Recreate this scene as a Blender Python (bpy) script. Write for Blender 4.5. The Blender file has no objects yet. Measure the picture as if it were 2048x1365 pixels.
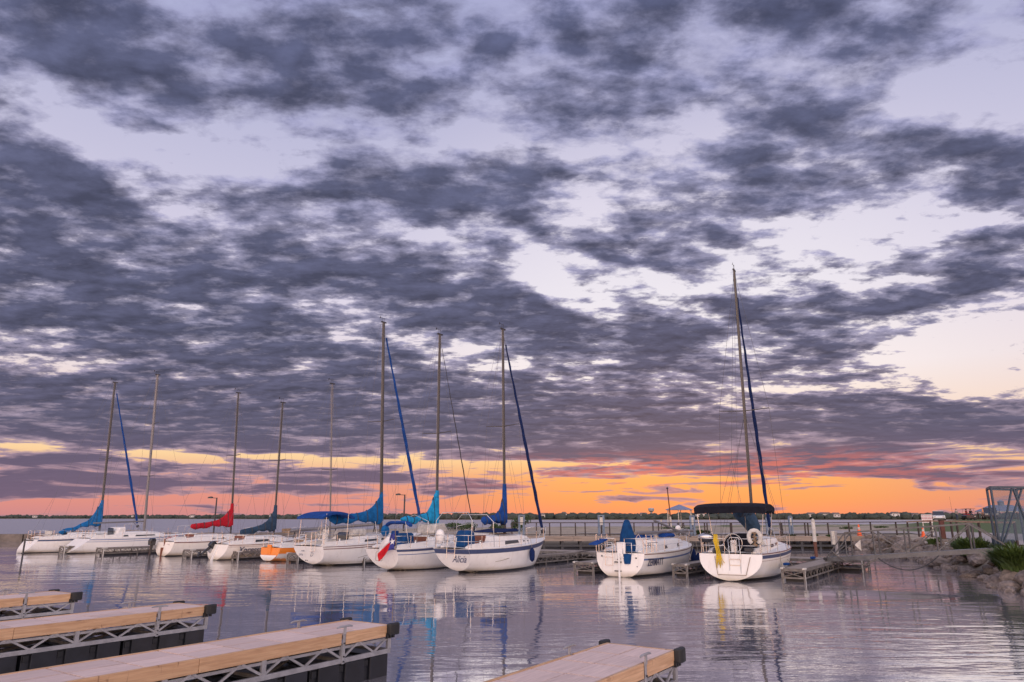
import bpy, bmesh, math, random
from mathutils import Vector, Matrix, Euler
R = math.radians
C = bpy.context.scene.collection
S = bpy.context.scene
random.seed(7)

# ---------------------------------------------------------------- camera
F = 1420.0                      # focal length in pixels of the 2048 wide photograph
EYE = 2.5                       # eye height over the water
PITCH = math.atan((1035 - 682.5) / F)
cam_d = bpy.data.cameras.new('camera')
cam = bpy.data.objects.new('camera', cam_d); C.objects.link(cam)
cam_d.sensor_width = 36.0
cam_d.lens = 36.0 * F / 2048
cam_d.clip_start = 0.1
cam_d.clip_end = 12000
cam.location = (0, 0, EYE)
cam.rotation_euler = (R(90) + PITCH, 0, 0)
S.camera = cam
S.render.engine = 'CYCLES'
S.view_settings.view_transform = 'Standard'
S.view_settings.look = 'None'
S.view_settings.exposure = 0.0
S.view_settings.gamma = 1.0
S.view_settings.use_curve_mapping = False

def lin(c):
    r = []
    for v in c[:3]:
        v /= 255.0
        r.append(v / 12.92 if v <= 0.04045 else ((v + 0.055) / 1.055) ** 2.4)
    return (r[0], r[1], r[2], 1.0)

def azel(px, py):
    """compass bearing and elevation (degrees) of a place in the sky"""
    u = (px - 1024) / F; v = (682.5 - py) / F
    dz = math.sin(PITCH) + v * math.cos(PITCH); dy = math.cos(PITCH) - v * math.sin(PITCH)
    return math.degrees(math.atan2(u, dy)), math.degrees(math.atan2(dz, math.hypot(u, dy)))

# ---------------------------------------------------------------- node helper
class NT:
    def __init__(s, nt):
        s.nt = nt; s.N = nt.nodes; s.L = nt.links
        s.N.clear()
    def n(s, typ, ins=None, **kw):
        nd = s.N.new(typ)
        for k, v in kw.items(): setattr(nd, k, v)
        for k, v in (ins or {}).items(): s.put(nd.inputs[k], v)
        return nd
    def put(s, sock, v):
        if isinstance(v, bpy.types.NodeSocket): s.L.new(v, sock)
        elif isinstance(v, bpy.types.Node): s.L.new(v.outputs[0], sock)
        else: sock.default_value = v
    def m(s, op, a, b=None, c=None, clamp=False):
        nd = s.N.new('ShaderNodeMath'); nd.operation = op; nd.use_clamp = clamp
        s.put(nd.inputs[0], a)
        if b is not None: s.put(nd.inputs[1], b)
        if c is not None: s.put(nd.inputs[2], c)
        return nd.outputs[0]
    def v(s, op, a, b=None):
        nd = s.N.new('ShaderNodeVectorMath'); nd.operation = op
        s.put(nd.inputs[0], a)
        if b is not None: s.put(nd.inputs[1], b)
        return nd.outputs[0]
    def mix(s, f, a, b, mode='MIX'):
        nd = s.N.new('ShaderNodeMix'); nd.data_type = 'RGBA'; nd.blend_type = mode
        s.put(nd.inputs[0], f); s.put(nd.inputs[6], a); s.put(nd.inputs[7], b)
        return nd.outputs[2]
    def ramp(s, f, stops, interp='LINEAR'):
        nd = s.N.new('ShaderNodeValToRGB'); cr = nd.color_ramp; cr.interpolation = interp
        while len(cr.elements) < len(stops): cr.elements.new(0.5)
        for e, (p, c) in zip(cr.elements, stops):
            e.position = p; e.color = c if len(c) == 4 else (*c, 1)
        s.put(nd.inputs[0], f)
        return nd.outputs[0]
    def rng(s, v, a, b, c=0.0, d=1.0, smooth=True):
        nd = s.N.new('ShaderNodeMapRange'); nd.interpolation_type = 'SMOOTHSTEP' if smooth else 'LINEAR'
        s.put(nd.inputs[0], v); nd.inputs[1].default_value = a; nd.inputs[2].default_value = b
        nd.inputs[3].default_value = c; nd.inputs[4].default_value = d
        return nd.outputs[0]
    def noise(s, vec, scale, detail=2.0, rough=0.5, dist=0.0, dim='3D', w=None):
        nd = s.N.new('ShaderNodeTexNoise'); nd.noise_dimensions = dim
        if vec is not None: s.put(nd.inputs['Vector'], vec)
        nd.inputs['Scale'].default_value = scale; nd.inputs['Detail'].default_value = detail
        nd.inputs['Roughness'].default_value = rough; nd.inputs['Distortion'].default_value = dist
        return nd
    def comb(s, x, y, z):
        nd = s.N.new('ShaderNodeCombineXYZ')
        s.put(nd.inputs[0], x); s.put(nd.inputs[1], y); s.put(nd.inputs[2], z)
        return nd.outputs[0]

# ---------------------------------------------------------------- sky
SUN_AZ, SUN_EL = 12.0, 1.5      # the sun stands just over the far shore, right of the middle
world = bpy.data.worlds.new('World'); S.world = world; world.use_nodes = True
w = NT(world.node_tree)
geo = w.n('ShaderNodeNewGeometry')
DIR = w.v('SCALE', geo.outputs['Incoming']); DIR.node.inputs[3].default_value = -1.0
sep = w.n('ShaderNodeSeparateXYZ', {0: DIR})
X, Y, Z = sep.outputs
AZ = w.m('MULTIPLY', w.m('ARCTAN2', X, Y), 57.29578)
ZA = w.m('ABSOLUTE', Z)
EL = w.m('MULTIPLY', w.m('ARCSINE', ZA), 57.29578)
# cloud sheet: the direction meets a flat layer overhead
den = w.m('ADD', ZA, 0.13)
PX = w.m('DIVIDE', X, den); PY = w.m('DIVIDE', Y, den)
SHEET = w.comb(PX, PY, 0.0)
# wandering of the large shapes, smaller towards the horizon
wn = w.noise(SHEET, 1.15, 4.0, 0.6)
wamt = w.rng(EL, 0.0, 25.0, 0.5, 4.2, False)
wsub = w.v('SUBTRACT', wn.outputs['Color'], (0.5, 0.5, 0.5))
wsp = w.n('ShaderNodeSeparateXYZ', {0: wsub})
AZW = w.m('ADD', AZ, w.m('MULTIPLY', w.m('MULTIPLY', wsp.outputs[0], 2.6), wamt))
ELW = w.m('ADD', EL, w.m('MULTIPLY', w.m('MULTIPLY', wsp.outputs[1], 1.3), wamt))
AE = w.comb(AZW, ELW, 0.0)

# large cloud masses (+) and open gaps (-): centre, half axes (px of the photo's scale), tilt, weight
BLOBS = [
 # top row
 (110, 90, 330, 170, 18, .75), (300, 200, 260, 90, 22, .40), (40, 0, 300, 90, 0, .4),
 (640, 130, 260, 130, 10, .50), (520, 60, 120, 60, 0, .1), (730, 190, 200, 75, 20, .40), (560, 215, 130, 45, 5, .3),
 (800, 20, 130, 60, 0, .35), (950, 60, 130, 55, 5, .42), (820, 90, 120, 40, 0, .25), (990,110,100,40,0,.25),
 (1130, 55, 130, 50, 20, .42), (1290, 110, 170, 60, 8, .48), (1200, 215, 160, 75, 0, .40), (1130,160,70,35,0,.25),
 (1500, 20, 260, 75, 0, .55), (1650, 60, 260, 50, 5, .25), (1860, 30, 110, 60, -25, .40), (1800, 90, 110, 60, 0, .2),
 (1420, 190, 160, 60, 0, .22), (1620, 215, 150, 50, 0, .38), (1480, 270, 260, 60, 0, .18),
 # gaps of the upper sky
 (330, 275, 360, 85, 14, -.62), (60, 225, 220, 60, 30, -.45), (700, 285, 380, 55, 5, -.45), (930, 240, 100, 60, 0, -.4),
 (1120, 290, 240, 55, 8, -.50), (1900, 170, 220, 110, 0, -.45), (1350, 250, 120, 40, 0, -.15), (860,130,120,30,0,-.25),
 (380, 20, 110, 50, 10, -.25), (1080, 110, 60, 60, 0, -.3), (1420, 60, 60, 60, 0,-.1), (1850,220,260,60,0,-.35),
 # middle masses
 (60, 370, 330, 110, 30, .75), (230, 440, 260, 80, 28, .45), (870, 365, 290, 95, -2, .70), (990, 340, 170, 50, 5, .25),
 (640, 350, 160, 50, 10, .25), (640, 270, 110, 22, 8, .35), (480, 400, 180, 55, 5, .35), (540, 470, 160, 40, 0, .25), (1040, 440, 80, 40, 30, .3),
 (960, 490, 130, 35, 15, .3), (1170, 350, 180, 30, 0, .25), (1010, 540, 80, 20, 10, .15),
 (1500, 315, 130, 60, 8, .45), (1580, 370, 170, 40, 0, .40), (1430, 415, 120, 36, -5, .42), (1820, 310, 150, 40, 0, .35), (1650,265,130,40,0,.25),
 (1970, 350, 160, 75, 0, .55), (1900, 385, 100, 40, 0, .35), (1280, 440, 90, 30, 0, .35), (1150, 490, 90, 30, 0, .38), (1370, 465, 130, 28, 3, .40),
 (1320, 505, 140, 28, 0, .40), (1240, 490, 80, 26, 0, .25), (1980, 490, 180, 60, -15, .35), (1740,370,120,30,0,.2),
 # gaps
 (1330, 565, 400, 34, 8, -.40), (1700, 480, 220, 45, 0, -.55), (1130, 590, 160, 40, 25, -.45), (300, 480, 90, 28, 0, -.55), (370,370,100,50,30,-.2),
 (800, 470, 190, 45, 12, -.30), (1160, 420, 60, 40, 0, -.35), (1420, 350, 50, 40, 0, -.2), (1680, 320, 50, 30, 0, -.2), (1850, 440, 160, 30, 0, -.35), (1570, 520, 200, 30, 0, -.35), (1250, 380, 160, 40, 8, -.25), (1060,520,90,40,30,-.35), (1760,430,200,30,0,-.3),
 # long bank that runs down to the right
 (120, 540, 360, 110, 5, .60), (480, 560, 380, 90, 6, .45), (850, 575, 360, 65, 10, .55), (1000, 620, 280, 60, 14, .35),
 (1230, 680, 260, 62, 5, .80), (1380, 650, 170, 36, 0, .35), (1130, 660, 130, 40, 0, .3), (1500, 600, 260, 36, -5, .40), (1560, 655, 200, 30, 0, .35),
 (1800, 590, 260, 34, -10, .55), (1960, 560, 170, 40, -14, .45), (1690, 705, 150, 30, -3, .60), (1700, 752, 110, 18, -2, .60), (1640,630,200,24,-4,.3),
 (1450, 745, 220, 28, 0, .38), (1250,745,160,26,0,.3),
 (1900, 690, 220, 65, -8, -.95), (2000, 620, 130, 60, 0, -.6), (1500, 770, 280, 16, 4, -.40), (90, 590, 110, 25, 10, -.18), (400, 615, 120, 16, 0, -.18),
 (80, 715, 200, 50, 6, -.45), (200, 690, 90, 16, 0, -.1), (800, 690, 60, 10, 0, -.1), (460, 745, 60, 10, 5, -.3), (630, 735, 90, 18, 5, -.3), (950, 725, 130, 22, 8, -.50), (920, 680, 150, 24, 6, -.42),
 (1160, 720, 160, 16, 6, -.22), (1080,560,80,20,0,-.25), (540,540,110,12,0,-.15), (420,820,60,6,0,-.1),
 # low banks
 (250, 800, 560, 90, 2, .55), (750, 790, 420, 110, 4, .55), (450, 665, 420, 60, 3, .30), (200,640,260,40,0,.25), (900, 650, 150, 30, 0, .35),
 (1120, 830, 300, 60, 0, .38), (1560, 830, 420, 40, 0, .50), (1900, 850, 300, 75, 3, .80), (1720, 800, 200, 24, 3, .45),
 (1200, 905, 230, 40, 0, .30), (1980, 950, 120, 50, 0, .55), (1750, 950, 200, 30, 0, .15),
 (1150, 790, 150, 12, 0, -.25), (1440, 815, 110, 12, -4, -.40), (1080, 860, 160, 14, 0, -.2), (1340, 880, 120, 12, 0, -.25), (1700, 905, 110, 11, 0, -.40), (1560, 885, 80, 12, 0, -.35),
 # light strips over the horizon
 (30, 894, 80, 7, 2, -.4), (340, 914, 110, 20, 3, -1.2), (210, 900, 50, 6, 3, -.3), (640, 916, 190, 9, 2, -.85), (930, 928, 240, 13, 2, -1.0), (1010, 945, 160, 14, 0, -.5), (1160, 930, 220, 10, 0, -.65),
 (1650, 945, 340, 9, 1, .5), (1250, 968, 300, 6, -1, .4), (1300, 1003, 500, 42, 0, -.78), (1750, 1000, 360, 34, 0, -.85), (1300, 962, 330, 12, 0, -.55), (1750,965,160,8,0,-.4), (960, 1020, 500, 20, 0, -.8), (350, 1003, 620, 12, -1, -.75), (250, 1022, 520, 9, 0, -.9), (650,1022,300,12,0,-.5),
 (420, 760, 900, 170, 3, .34), (1250, 800, 500, 60, 3, .3), (1960, 758, 210, 40, -4, -.85), (1300, 885, 700, 50, 0, .55), (1560, 925, 560, 22, 0, .45), (700, 880, 560, 30, 0, .35), (150, 935, 260, 30, 0, .5), (330, 972, 360, 22, 0, .8), (620, 975, 200, 20, 0, .5), (1000, 905, 260, 26, 0, .45), (1450, 900, 330, 28, 0, .35), (1300, 945, 260, 8, 0, .5), (1560, 935, 260, 12, 0, .5), (150, 955, 360, 34, 0, .95), (430, 960, 200, 30, 0, .6), (620, 957, 230, 26, 0, .75), (480, 1008, 110, 7, -2, .55), (700, 1000, 70, 6, -4, .35), (920, 975, 110, 24, 0, .35), (1120, 905, 60, 18, 0, .4),
 (1650, 973, 130, 7, -1, .60), (1860, 978, 90, 6, 2, .5), (1240,1008,60,3,0,.3), (1400,925,160,14,0,.25),
]
acc = None
for bx, by, rx, ry, rot, wt in BLOBS:
    a0, e0 = azel(bx, by)
    a1, e1 = azel(bx + rx, by); a2, e2 = azel(bx - rx, by)
    a3, e3 = azel(bx, by - ry); a4, e4 = azel(bx, by + ry)
    ra = max(abs(a1 - a2) / 2, .1) * 1.12; re = max(abs(e3 - e4) / 2, .08) * 1.12
    # the level of a photo row tilts with the bearing: follow it
    tilt = math.atan2(e1 - e2, a1 - a2)
    mp = w.n('ShaderNodeMapping', {'Vector': AE}, vector_type='TEXTURE')
    mp.inputs['Location'].default_value = (a0, e0, 0)
    mp.inputs['Rotation'].default_value = (0, 0, tilt - R(rot))
    mp.inputs['Scale'].default_value = (ra, re, 1)
    g = w.n('ShaderNodeTexGradient', {'Vector': mp}, gradient_type='SPHERICAL')
    acc = w.m('MULTIPLY_ADD', g.outputs['Fac'], wt * 1.25, acc if acc is not None else 0.0)
BL = w.m('MAXIMUM', w.m('MINIMUM', acc, 0.62), -0.80)

SHT2 = w.v('MULTIPLY', SHEET, (0.78, 1.05, 1.0))
# fine structure: broken cumulus cells overhead, flat bars low down
n1 = w.noise(SHT2, 5.4, 10.0, 0.59, 0.1).outputs['Fac']
n1b = w.noise(SHT2, 13.5, 8.0, 0.60, 0.1).outputs['Fac']
low = w.comb(w.m('MULTIPLY', AZ, 0.075), w.m('MULTIPLY', EL, 0.62), 3.0)
n2 = w.noise(low, 2.2, 8.0, 0.6, 0.5).outputs['Fac']
lowf = w.rng(EL, 3.0, 9.0, 1.0, 0.0)
n1o = w.noise(w.v('ADD', SHT2, (-0.010, -0.040, 0.0)), 5.4, 6.0, 0.59, 0.1).outputs['Fac']
nf = w.m('ADD', w.m('MULTIPLY', n1, 0.56), w.m('MULTIPLY', n1b, 0.44))
nmix = w.n('ShaderNodeMix', {0: lowf, 2: nf, 3: n2}).outputs[0]
# behind the camera the cover thins out
back = w.rng(Y, -0.45, 0.35, 1.0, 0.0)
base = w.m('MULTIPLY_ADD', back, -0.12, 0.555)
DENS = w.m('ADD', w.m('ADD', w.m('MULTIPLY', w.m('SUBTRACT', nmix, 0.5), w.rng(EL, 12.0, 30.0, 4.1, 3.3)), w.m('MULTIPLY', BL, 0.74)), base)

edge = w.rng(EL, 10.0, 34.0, 0.36, 0.30)
cover = w.m('SMOOTH_MIN', w.m('DIVIDE', w.m('SUBTRACT', DENS, edge), w.rng(EL, 10.0, 34.0, 0.22, 0.36)), 1.0, 0.25, clamp=True)
thick = w.rng(DENS, 0.48, 1.05)
elf = w.m('DIVIDE', EL, 45.0)
GAP = w.ramp(elf, [(0.0, lin((250, 146, 104))), (.03, lin((250, 162, 96))), (.065, lin((252, 176, 104))), (.10, lin((254, 206, 146))), (.15, lin((250, 224, 200))),
                   (.24, lin((252, 240, 238))), (.38, lin((238, 232, 240))), (.55, lin((222, 216, 233))), (.75, lin((184, 183, 214))), (1.0, lin((160, 164, 205)))])
GAPL = w.ramp(elf, [(0.0, lin((206, 138, 140))), (.03, lin((226, 146, 132))), (.06, lin((224, 152, 140))), (.10, lin((252, 212, 160))), (.15, lin((246, 216, 200))),
                    (.24, lin((236, 222, 226))), (.38, lin((222, 214, 232))), (.55, lin((200, 197, 222))), (.75, lin((176, 178, 212))), (1.0, lin((156, 162, 205)))])
sunward = w.rng(w.m('ABSOLUTE', w.m('SUBTRACT', AZ, 14.0)), 6.0, 30.0, 1.0, 0.0)
gapc = w.mix(sunward, GAPL, GAP)
THIN = w.ramp(elf, [(0.0, lin((186, 136, 140))), (.07, lin((176, 144, 158))), (.14, lin((162, 146, 166))), (.3, lin((152, 147, 172))), (.6, lin((150, 149, 180))), (1.0, lin((140, 143, 180)))])
DARK = w.ramp(elf, [(0.0, lin((120, 100, 122))), (.08, lin((104, 92, 116))), (.14, lin((90, 87, 111))), (.3, lin((83, 84, 109))), (.6, lin((86, 89, 116))), (1.0, lin((82, 87, 118)))])
cloudc = w.mix(thick, THIN, DARK)
# soft relief: the side of each swelling that faces the low sun is lighter
rel = w.m('MULTIPLY_ADD', w.m('SUBTRACT', n1, n1o), w.rng(EL, 4.0, 10.0, 0.3, 2.6), 1.04)
rel = w.m('MAXIMUM', w.m('MINIMUM', rel, 1.5), 0.72)
cloudc = w.mix(1.0, cloudc, w.comb(rel, rel, rel), 'MULTIPLY')
# undersides near the sun catch red light
glow = w.m('MULTIPLY', w.m('MULTIPLY', w.rng(w.m('ABSOLUTE', w.m('SUBTRACT', AZ, 15.0)), 4.0, 24.0, 1.0, 0.0),
                           w.m('MULTIPLY', w.rng(EL, 1.6, 2.6), w.rng(EL, 3.6, 5.4, 1.0, 0.0))),
           w.rng(w.noise(low, 5.0, 6.0, .6).outputs['Fac'], 0.40, 0.60))
cloudc = w.mix(w.m('MULTIPLY', glow, 0.75), cloudc, lin((226, 118, 104)))
skyc = w.mix(cover, gapc, cloudc)
# warm gain added to the sky behind the camera to light hulls and docks
back_gain = w.rng(Y, -0.75, 0.25, 1.0, 0.0)
skyc = w.mix(1.0, skyc, w.comb(w.m('MULTIPLY_ADD', back_gain, 3.2, 1.0), w.m('MULTIPLY_ADD', back_gain, 2.75, 1.0), w.m('MULTIPLY_ADD', back_gain, 1.75, 1.0)), 'MULTIPLY')
nish = w.n('ShaderNodeTexSky', sky_type='NISHITA', sun_disc=False, sun_elevation=R(SUN_EL), sun_rotation=R(SUN_AZ), sun_intensity=1.0)
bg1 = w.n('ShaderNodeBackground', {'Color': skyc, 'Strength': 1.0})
bg2 = w.n('ShaderNodeBackground', {'Color': nish.outputs[0], 'Strength': 0.004})
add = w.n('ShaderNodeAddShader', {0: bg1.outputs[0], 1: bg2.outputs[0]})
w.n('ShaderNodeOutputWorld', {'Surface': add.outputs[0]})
world.cycles.sampling_method = 'MANUAL'; world.cycles.sample_map_resolution = 512

sun_d = bpy.data.lights.new('sun', 'SUN'); sun = bpy.data.objects.new('sun', sun_d); C.objects.link(sun)
sun_d.energy = 0.02; sun_d.angle = R(40); sun_d.color = (1.0, 0.62, 0.38)
sd = Vector((math.sin(R(SUN_AZ)) * math.cos(R(SUN_EL + 2)), math.cos(R(SUN_AZ)) * math.cos(R(SUN_EL + 2)), math.sin(R(SUN_EL + 2))))
sun.rotation_euler = sd.to_track_quat('Z', 'Y').to_euler()

# ---------------------------------------------------------------- mesh helper
def V3(*a): return Vector(a)
class MB:
    def __init__(s): s.v = []; s.f = []; s.mi = []
    def add(s, vs, fs, mi=0):
        o = len(s.v); s.v += [tuple(p) for p in vs]
        s.f += [tuple(o + i for i in f) for f in fs]; s.mi += [mi] * len(fs); return s
    def box(s, x0, x1, y0, y1, z0, z1, mi=0):
        return s.add([(x0,y0,z0),(x1,y0,z0),(x1,y1,z0),(x0,y1,z0),(x0,y0,z1),(x1,y0,z1),(x1,y1,z1),(x0,y1,z1)],
                     [(0,3,2,1),(4,5,6,7),(0,1,5,4),(1,2,6,5),(2,3,7,6),(3,0,4,7)], mi)
    def bar(s, p, q, w, h, mi=0, up=(0, 0, 1)):
        p, q = Vector(p), Vector(q); d = (q - p).normalized(); u = Vector(up)
        if abs(d.dot(u)) > .98: u = Vector((1, 0, 0))
        a = d.cross(u).normalized() * w / 2; b = a.cross(d).normalized() * h / 2
        vs = [p-a-b, p+a-b, p+a+b, p-a+b, q-a-b, q+a-b, q+a+b, q-a+b]
        return s.add(vs, [(0,1,2,3),(7,6,5,4),(1,0,4,5),(2,1,5,6),(3,2,6,7),(0,3,7,4)], mi)
    def tube(s, pts, r, n=6, mi=0, flat=1.0, cap=True):
        pts = [Vector(p) for p in pts]; k = len(pts)
        rr = r if isinstance(r, (list, tuple)) else [r] * k
        rings = []; u = None
        for i, p in enumerate(pts):
            d = (pts[min(i+1, k-1)] - pts[max(i-1, 0)]).normalized()
            if u is None:
                u = Vector((0, 0, 1)) if abs(d.z) < .9 else Vector((1, 0, 0))
            u = (u - d * u.dot(d)).normalized(); w_ = d.cross(u)
            rings.append([p + (u * math.cos(2*math.pi*j/n) + w_ * flat * math.sin(2*math.pi*j/n)) * rr[i] for j in range(n)])
        return s.loft(rings, mi, cap, cap)
    def loft(s, rings, mi=0, c0=True, c1=True, closed=True):
        n = len(rings[0]); vs = [p for r in rings for p in r]; fs = []
        for i in range(len(rings) - 1):
            for j in range(n if closed else n - 1):
                a = i*n + j; b = i*n + (j+1) % n
                fs.append((a, b, b + n, a + n))
        if c0: fs.append(tuple(range(n))[::-1])
        if c1: fs.append(tuple((len(rings)-1)*n + j for j in range(n)))
        return s.add(vs, fs, mi)
    def prism(s, poly, axis, d0, d1, mi=0):
        """poly: 2-D outline; extruded between d0 and d1 along axis (0,1,2)"""
        def P3(a, b, d): return {0: (d, a, b), 1: (a, d, b), 2: (a, b, d)}[axis]
        n = len(poly); vs = [P3(a, b, d0) for a, b in poly] + [P3(a, b, d1) for a, b in poly]
        fs = [tuple(range(n))[::-1], tuple(range(n, 2*n))] + [(i, (i+1) % n, n + (i+1) % n, n + i) for i in range(n)]
        return s.add(vs, fs, mi)
    def ball(s, c, r, seg=8, rings=5, mi=0, jit=0):
        c = Vector(c); rx, ry, rz = (r, r, r) if not hasattr(r, '__len__') else r
        R_ = []
        for i in range(1, rings):
            th = math.pi * i / rings
            R_.append([c + Vector((rx*math.sin(th)*math.cos(2*math.pi*j/seg), ry*math.sin(th)*math.sin(2*math.pi*j/seg), -rz*math.cos(th))) for j in range(seg)])
        vs = [c - Vector((0,0,rz))] + [p for r_ in R_ for p in r_] + [c + Vector((0,0,rz))]
        if jit: vs = [Vector(p) + Vector((random.uniform(-jit,jit)*rx, random.uniform(-jit,jit)*ry, random.uniform(-jit,jit)*rz)) for p in vs]
        fs = [(0, 1 + (j+1) % seg, 1 + j) for j in range(seg)]
        for i in range(rings - 2):
            for j in range(seg):
                a = 1 + i*seg + j; b = 1 + i*seg + (j+1) % seg
                fs.append((a, b, b+seg, a+seg))
        l = len(vs) - 1; o = 1 + (rings-2)*seg
        fs += [(o + j, o + (j+1) % seg, l) for j in range(seg)]
        return s.add(vs, fs, mi)
    def mesh(s, name, mats, smooth=False):
        me = bpy.data.meshes.new(name); me.from_pydata(s.v, [], s.f)
        for m_ in (mats if isinstance(mats, (list, tuple)) else [mats]): me.materials.append(m_)
        if any(s.mi): me.polygons.foreach_set('material_index', s.mi)
        bm = bmesh.new(); bm.from_mesh(me); bmesh.ops.recalc_face_normals(bm, faces=bm.faces); bm.to_mesh(me); bm.free()
        if smooth:
            me.polygons.foreach_set('use_smooth', [True] * len(me.polygons))
            if smooth is not True: me.set_sharp_from_angle(angle=R(smooth))
        me.update(); return me
    def build(s, name, mats, parent=None, smooth=False, bevel=0, **props):
        o = bpy.data.objects.new(name, s.mesh(name, mats, smooth)); C.objects.link(o)
        if parent is not None: o.parent = parent
        if bevel:
            b = o.modifiers.new('bevel', 'BEVEL'); b.width = bevel; b.segments = 2; b.limit_method = 'ANGLE'
        for k, v in props.items(): o[k] = v
        return o
def inst(src, name, parent=None, loc=None, rz=None, **props):
    o = src.copy(); o.name = name; C.objects.link(o); o.parent = parent
    if loc is not None: o.location = loc
    if rz is not None: o.rotation_euler = (0, 0, rz)
    for k, v in props.items(): o[k] = v
    return o
def thing(name, label, cat, loc=(0, 0, 0), rz=0.0, group=None):
    o = bpy.data.objects.new(name, None); C.objects.link(o); o.empty_display_size = .2
    o.location = loc; o.rotation_euler = (0, 0, rz); o['label'] = label; o['category'] = cat
    if group: o['group'] = group
    return o
def tag(o, label, cat, group=None):
    o['label'] = label; o['category'] = cat
    if group: o['group'] = group
    return o
def P(px, py, z=0.0):
    """the point of the place at height z seen at a spot of the photograph"""
    u = (px - 1024) / F; v = (682.5 - py) / F
    dz = math.sin(PITCH) + v * math.cos(PITCH); dy = math.cos(PITCH) - v * math.sin(PITCH)
    t = (z - EYE) / dz
    return Vector((u * t, dy * t, z))
HEAD = R(33.7)                                   # every finger dock points this bearing
AX = Vector((math.sin(HEAD), math.cos(HEAD), 0)); BX = Vector((math.cos(HEAD), -math.sin(HEAD), 0))
RZ = R(90) - HEAD                                # turns local +x onto that bearing
def AB(a, b, z=0.0): return AX * a + BX * b + Vector((0, 0, z))

# ---------------------------------------------------------------- materials
def pmat(name, col, rough=.5, metal=0.0, var=0.0, scale=3.0, bump=0.0, bscale=20.0, spec=.5, col2=None, stretch=(1, 1, 1), rnd=0.0, coat=0.0):
    m = bpy.data.materials.new(name); m.use_nodes = True; t = NT(m.node_tree)
    out = t.n('ShaderNodeOutputMaterial'); b = t.n('ShaderNodeBsdfPrincipled'); t.L.new(b.outputs[0], out.inputs[0])
    b.inputs['Roughness'].default_value = rough; b.inputs['Metallic'].default_value = metal
    b.inputs['Specular IOR Level'].default_value = spec; b.inputs['Coat Weight'].default_value = coat
    c = (*col, 1)
    tc = t.n('ShaderNodeTexCoord'); mp = t.n('ShaderNodeMapping', {'Vector': tc.outputs['Object']}); mp.inputs['Scale'].default_value = stretch
    oi = t.n('ShaderNodeObjectInfo'); vec = t.v('ADD', mp.outputs[0], t.comb(t.m('MULTIPLY', oi.outputs['Random'], 37.0), 0, 0))
    if var or col2:
        nz = t.noise(vec, scale, 6.0, .62)
        f = t.rng(nz.outputs['Fac'], .32, .68)
        d = tuple(x * (1 - var) for x in col) if col2 is None else col2
        colr = t.mix(f, c, (*d, 1))
    else: colr = None
    if rnd:
        k = t.m('MULTIPLY_ADD', oi.outputs['Random'], rnd, 1 - rnd / 2)
        colr = t.mix(1.0, colr if colr is not None else c, t.comb(k, k, k), 'MULTIPLY')
    if colr is not None: t.L.new(colr, b.inputs['Base Color'])
    else: b.inputs['Base Color'].default_value = c
    if bump:
        nb = t.noise(vec, bscale, 5.0, .6)
        bp = t.n('ShaderNodeBump', {'Height': nb.outputs['Fac'], 'Strength': bump, 'Distance': .02})
        t.L.new(bp.outputs[0], b.inputs['Normal'])
    return m

def gelcoat(name, col, stain=(.30, .22, .12), bottom=None):
    """hull paint with the brown scum line of a moored boat"""
    m = bpy.data.materials.new(name); m.use_nodes = True; t = NT(m.node_tree)
    out = t.n('ShaderNodeOutputMaterial'); b = t.n('ShaderNodeBsdfPrincipled'); t.L.new(b.outputs[0], out.inputs[0])
    tc = t.n('ShaderNodeTexCoord'); sp = t.n('ShaderNodeSeparateXYZ', {0: tc.outputs['Object']})
    nz = t.noise(tc.outputs['Object'], 2.2, 6, .65).outputs['Fac']
    mp = t.n('ShaderNodeMapping', {'Vector': tc.outputs['Object']}); mp.inputs['Scale'].default_value = (5, 5, .5)
    st = t.noise(mp, 1.6, 5, .6).outputs['Fac']
    z = t.m('ADD', sp.outputs[2], t.m('MULTIPLY', t.m('SUBTRACT', nz, .5), .22))
    c = t.mix(t.rng(nz, .35, .7, 0, .35), (*col, 1), (*[x * .86 for x in col], 1))
    c = t.mix(t.m('MULTIPLY', t.rng(st, .52, .78), .26), c, (*stain, 1))
    c = t.mix(t.rng(z, .02, .34, .62, 0), c, (*stain, 1))
    c = t.mix(t.rng(z, .005, .05, .9, 0), c, (.03, .035, .025, 1))
    t.L.new(c, b.inputs['Base Color']); b.inputs['Roughness'].default_value = .38; b.inputs['Coat Weight'].default_value = .15
    return m

M = {}
M['white'] = gelcoat('white_gelcoat', (.80, .76, .71))
M['cream'] = gelcoat('cream_gelcoat', (.80, .735, .65))
M['orange'] = gelcoat('orange_paint', (.85, .24, .03))
M['deck'] = pmat('deck_gelcoat', (.82, .79, .75), .45, var=.10, scale=4)
M['nonskid'] = pmat('nonskid', (.70, .66, .60), .7, var=.12, scale=6, bump=.2, bscale=60)
M['navy'] = pmat('navy_stripe', (.055, .075, .16), .4, var=.2, scale=8)
M['blueline'] = pmat('blue_line', (.10, .16, .34), .4)
M['redline'] = pmat('red_line', (.16, .05, .05), .4)
M['rubber'] = pmat('black_rubber', (.012, .012, .013), .55, var=.3, scale=8, bump=.15, bscale=30)
M['alu'] = pmat('mast_aluminium', (.075, .070, .068), .45, .3, var=.15, scale=2, stretch=(4, 4, .5))
M['alu2'] = pmat('pale_mast', (.20, .19, .195), .45, .3, var=.12, scale=2, stretch=(4, 4, .5))
M['wire'] = pmat('rigging_wire', (.10, .10, .11), .4, .6)
M['steel'] = pmat('stainless_tube', (.62, .60, .58), .25, .9)
M['smoke'] = pmat('smoked_window', (.035, .04, .05), .08, spec=.7)
M['teak'] = pmat('teak_board', (.20, .055, .025), .5, var=.4, scale=5, stretch=(1, 1, 6))
M['wood_old'] = pmat('old_wood', (.30, .20, .12), .7, var=.4, scale=5, stretch=(1, 8, 1), bump=.3)
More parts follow.
